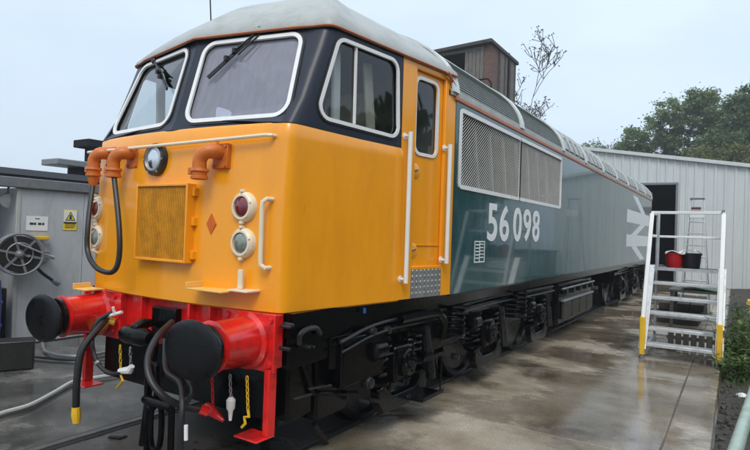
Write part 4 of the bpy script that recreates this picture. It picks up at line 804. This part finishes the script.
for i in range(10):      # vertical boards on the flank
    w_ = (dep-.9)/10; MB().b2((tc_.x+.003, TY+.9+i*w_+.01, zo0-3), (tc_.x+.035+.01*random.random(), TY+.9+(i+1)*w_-.01, tz-.10-.03*random.random())).build('flank_board', TIM if i % 3 else SLP, tw, bevel=.005)
MB().add([(tl.x-.25, TY-.25, tz-.12), (tc_.x+.12, TY-.25, tz), (tc_.x+.12, TY+dep+.15, tz-.05), (tl.x-.25, TY+dep+.15, tz-.15)], [(0, 1, 2, 3)]).build('roof_slab', SLP, tw, solid=.14)
MB().tube(bez([hy(480, 80, TY-.1), hy(487, 79, TY-.3), hy(491, 83, TY-.4), hy(491, 89, TY-.4)]), .04).build('hook_pipe', UND, tw); MB().tube([(tc_.x+.06, TY+dep*.66, zo0-3), (tc_.x+.06, TY+dep*.66, tz+.1)], .05).build('down_pipe', UND, tw)
# ------------------------------------------------------------------ trees
def tree(name, label, base, h, crown, lm, nleaf, leaf, seed, group=None, bare=False):
    rnd = random.Random(seed); t = thing(name, label, 'tree', base, group); base = V(base); b = MB(); tips = []
    def limb(p, d, ln, r, lev):
        pts = [p]; rs = [r]; q = p; dd = d.normalized()
        for i in range(4): dd = (dd+V((rnd.uniform(-.22, .22), rnd.uniform(-.22, .22), rnd.uniform(-.05, .2)))).normalized(); q = q+dd*ln/4; pts.append(q); rs.append(r*(1-.17*(i+1)))
        b.tube(pts, [max(.014, x) for x in rs], 6 if lev else 9, False)
        if lev < (4 if bare else 3):
            for i in range(rnd.randint(3, 5 if bare else 4)): k = rnd.randint(2, 4); limb(pts[k], dd*.6+V((rnd.uniform(-1, 1), rnd.uniform(-1, 1), rnd.uniform(-.15, .8))), ln*(rnd.uniform(.5, .75) if not bare or lev else rnd.uniform(.24, .32)), rs[k]*.6, lev+1)
        else: tips.append(pts[-1])
    limb(base, V((0, 0, 1)), h*(.66 if bare else .38), h*(.012 if bare else .022), 0)
    b.build('trunk', BARK, t)
    cb_ = MB(); cl = []
    for (cx, cy, cz, rx, ry, rz) in crown:
        for _ in range(int(26*rx*rz/4)+8):
            u, v, w_ = rnd.gauss(0, 1), rnd.gauss(0, 1), rnd.gauss(0, 1); l_ = math.sqrt(u*u+v*v+w_*w_); k = rnd.uniform(.35, 1.0)
            cl.append(base+V((cx+rx*u/l_*k, cy+ry*v/l_*k, cz+rz*w_/l_*k)))
    cl = tips if bare else cl+tips
    for i in range(nleaf):
        c = rnd.choice(cl); s_ = leaf*(5 if bare else 6.5)*rnd.uniform(.4, 1); p = c+V((rnd.gauss(0, s_*.42), rnd.gauss(0, s_*.42), rnd.gauss(0, s_*.30))); a = V((rnd.uniform(-1, 1), rnd.uniform(-1, 1), rnd.uniform(-.6, .6))).normalized(); e = a.cross(V((rnd.uniform(-1, 1), rnd.uniform(-1, 1), rnd.uniform(-1, 1)))).normalized(); z = leaf*rnd.uniform(.6, 1.3)
        k = len(cb_.v); cb_.v += [tuple(p-a*z), tuple(p+e*z*.45), tuple(p+a*z), tuple(p-e*z*.45)]; cb_.f.append((k, k+1, k+2, k+3))
    me = bpy.data.meshes.new('crown'); me.from_pydata(cb_.v, [], cb_.f); me.materials.append(lm); o = bpy.data.objects.new('crown', me); C.objects.link(o); o.parent = t; o.matrix_parent_inverse = parent_inv(t)
    return t
def gp_(px, y): p = hy(px, 240, y); return (p.x, y, 0)
TG = 'trees beyond the shed'
tree('broadleaf_tree', 'large mid green tree with open crown behind the shed', gp_(684, 50), 13, [(-4.2, 0, 10.0, 1.5, 1.5, 1.5), (4.2, 0, 12.2, 1.8, 2, 1.6), (1, 0, 13.2, 1.6, 2, 1.0), (0, 0, 12.2, 3.0, 2.5, 2.0), (-2.4, 0, 10.2, 2.2, 2, 1.6), (2.6, 0, 11.2, 2.6, 2.2, 2.2), (0, 0, 9.0, 4.2, 2.5, 1.6), (-3.6, 0, 8.4, 1.6, 1.6, 1.2), (5, 0, 9, 2, 2, 2.5)], LF1, 52000, .13, 11, TG)
tree('broadleaf_tree', 'dark green tree cut by the right edge of the photo', gp_(760, 44), 14, [(0, 0, 11.2, 2.4, 2.2, 2.4), (-1.5, 0, 9.2, 2.0, 2, 1.6), (.5, 0, 8.0, 3.0, 2.4, 2.2), (-.6, 0, 6.2, 2.6, 2, 1.5)], LF2, 26000, .13, 12, TG)
tree('broadleaf_tree', 'low yellowish green tree just above the shed roof at right', gp_(722, 40), 8, [(0, 0, 7.0, 2.3, 1.8, 1.2), (-2.0, 0, 6.6, 1.4, 1.4, .8), (2.0, 0, 6.6, 1.6, 1.4, 1.2)], LF3, 14000, .11, 13, TG)
tree('broadleaf_tree', 'low tree with dull reddish leaves at the left of the tree group', gp_(640, 46), 8, [(0, 0, 7.4, 1.4, 1.2, 1.0), (1.6, 0, 7.2, 1.8, 1.4, .9)], LF1, 8000, .11, 14, TG)
tree('distant_tree', 'small distant treetop above the shed roof, left one', gp_(588, 80), 13, [(0, 0, 14.6, 2.0, 2, 1.0), (-1.5, 0, 13.8, 2.0, 2, .8)], LF1, 3500, .19, 15, TG)
tree('distant_tree', 'small distant treetop above the shed roof, right one', gp_(611, 80), 13, [(0, 0, 14.4, 1.6, 2, 1.2), (2, 0, 13.8, 2.2, 2, .8)], LF2, 3500, .19, 16, TG)
bt = gp_(514, 24); tree('bare_tree', 'thin nearly bare tree with brown leaves beside the brick tower', bt, 11.0, [(.5, 0, 9.8, 1.1, .8, 1.0), (.2, 0, 8.8, 1.0, .8, .8)], LF4, 1700, .06, 17, None, True)
# woodland standing to the right of the yard, seen mirrored in the locomotive's side
rnd = random.Random(5); wl = MB()
for i in range(16000):
    y = rnd.uniform(-16, 24); x = 12.5+rnd.gauss(0, 1.2)+1.5*sin(y*.5); z = rnd.random()**.8*(5.5+2.2*noise.noise(V((y*.22, 0, 1)))); p = V((x, y, z)); a = V((rnd.uniform(-1, 1), rnd.uniform(-1, 1), rnd.uniform(-1, 1))).normalized(); e = a.cross(V((rnd.uniform(-1, 1), rnd.uniform(-1, 1), .3))).normalized(); s_ = .42*rnd.uniform(.6, 1.2); k = len(wl.v); wl.v += [tuple(p-a*s_), tuple(p+e*s_*.6), tuple(p+a*s_), tuple(p-e*s_*.6)]; wl.f.append((k, k+1, k+2, k+3))
stuff(tag(wl.build('woodland', LF2, smooth=False), 'dense dark hedge of trees along the right of the yard', 'woodland'))
# ------------------------------------------------------------------ weeds
def weed(name, label, p, h, ns, seed, wd=.25):
    rnd = random.Random(seed); t = thing(name, label, 'plant', p, 'weeds on the verge'); s_ = MB(); lf = MB(); p = V(p)
    for i in range(ns):
        d = V((rnd.gauss(0, wd), rnd.gauss(0, wd), 1)); hh = h*rnd.uniform(.5, 1); b0 = p+V((rnd.gauss(0, wd*.4), rnd.gauss(0, wd*.4), 0)); pts = [b0+d*hh*k/4+V((0, 0, -.04*k*k*.02)) for k in range(5)]; s_.tube(pts, [.006, .005, .004, .003, .002], 5, False)
        for k in range(22):
            t_ = rnd.uniform(.15, 1); q = b0+d*hh*t_; a = V((rnd.uniform(-1, 1), rnd.uniform(-1, 1), rnd.uniform(-.1, .7))).normalized(); e = a.cross(V((0, 0, 1))).normalized(); z = rnd.uniform(.06, .15); w_ = z*.2; n_ = len(lf.v)
            lf.v += [tuple(q), tuple(q+a*z*.5+e*w_), tuple(q+a*z-V((0, 0, z*.2))), tuple(q+a*z*.5-e*w_)]; lf.f.append((n_, n_+1, n_+2, n_+3))
    s_.build('stem', LFW, t); lf.build('leaves', LFW, t, smooth=False)
for i, (x, y, h, ns, lab) in enumerate(((3.66, 7.0, .62, 16, 'leafy green weed close beside the right foot of the steps'), (3.95, 7.3, .80, 18, 'tall green weed clump right of the steps'), (3.80, 8.1, .85, 18, 'tallest green weed behind the right foot of the steps'), (4.3, 7.6, .75, 16, 'green weed clump cut by the right edge of the photo'), (3.62, 6.1, .32, 12, 'low weed on the verge nearer than the steps'), (3.9, 6.3, .45, 14, 'bushy low weed at the right edge before the steps'), (4.1, 9.0, .8, 16, 'weed in front of the grey metal barrier'))): weed('weed', lab, (x, y, G+.03), h, ns, 30+i)
gr = MB(); rnd = random.Random(9)
for i in range(2600):
    x = 3.5+abs(rnd.gauss(0, .55)); y = rnd.uniform(2.2, 12); 
    if x < 3.62 and rnd.random() < .6: continue
    if y < 5.6 and rnd.random() < .85: continue
    h = rnd.uniform(.05, .17); a = rnd.uniform(0, 6.28); d = V((cos(a), sin(a), 0)); p = V((x, y, G+.03)); k = len(gr.v); gr.v += [tuple(p-d*.005), tuple(p+d*.005), tuple(p+V((rnd.gauss(0, .04), rnd.gauss(0, .04), h)))]; gr.f.append((k, k+1, k+2))
stuff(tag(gr.build('grass', LFW, smooth=False), 'sparse grass on the dark verge at right', 'grass'))
pb = MB(); 
for i in range(700):
    x = 3.5+rnd.random()**1.3*1.2; y = rnd.uniform(1.2, 9); r_ = rnd.uniform(.008, .028); c = V((x, y, G+.02+.03*(x-3.5)));  R = Matrix.Rotation(rnd.uniform(0, 3), 3, V((rnd.random(), rnd.random(), rnd.random()+.1)).normalized()); pb.box(c, (r_*2, r_*1.5, r_*1.2), R)
stuff(tag(pb.build('rubble', mat('rubble_grey', (.055, .05, .042), .8, var=.5, scale=9), smooth=False), 'small stones scattered over the dark verge', 'rubble'))
tag(MB().lathe(hz(742, 397, G+.02), (0, 0, 1), [(0, .055), (.01, .065), (.03, .05), (.045, .02), (.048, .001)], 14).build('paper_litter', WHT), 'crumpled white litter on the dark verge at right', 'litter')

# ------------------------------------------------------------------ rain mist over the yard
hzm = bpy.data.materials.new('rain_mist'); hzm.use_nodes = True; n_ = hzm.node_tree.nodes; n_.clear(); ho_ = n_.new('ShaderNodeOutputMaterial'); pv = n_.new('ShaderNodeVolumePrincipled'); pv.inputs['Color'].default_value = (.93, .96, 1, 1); pv.inputs['Density'].default_value = .0017; pv.inputs['Anisotropy'].default_value = .2
hzm.node_tree.links.new(pv.outputs[0], ho_.inputs['Volume'])
stuff(tag(MB().b2((-700, -700, -1.2), (700, 1000, 22)).build('haze', hzm, smooth=False), 'thin rain mist over the whole yard', 'haze'))
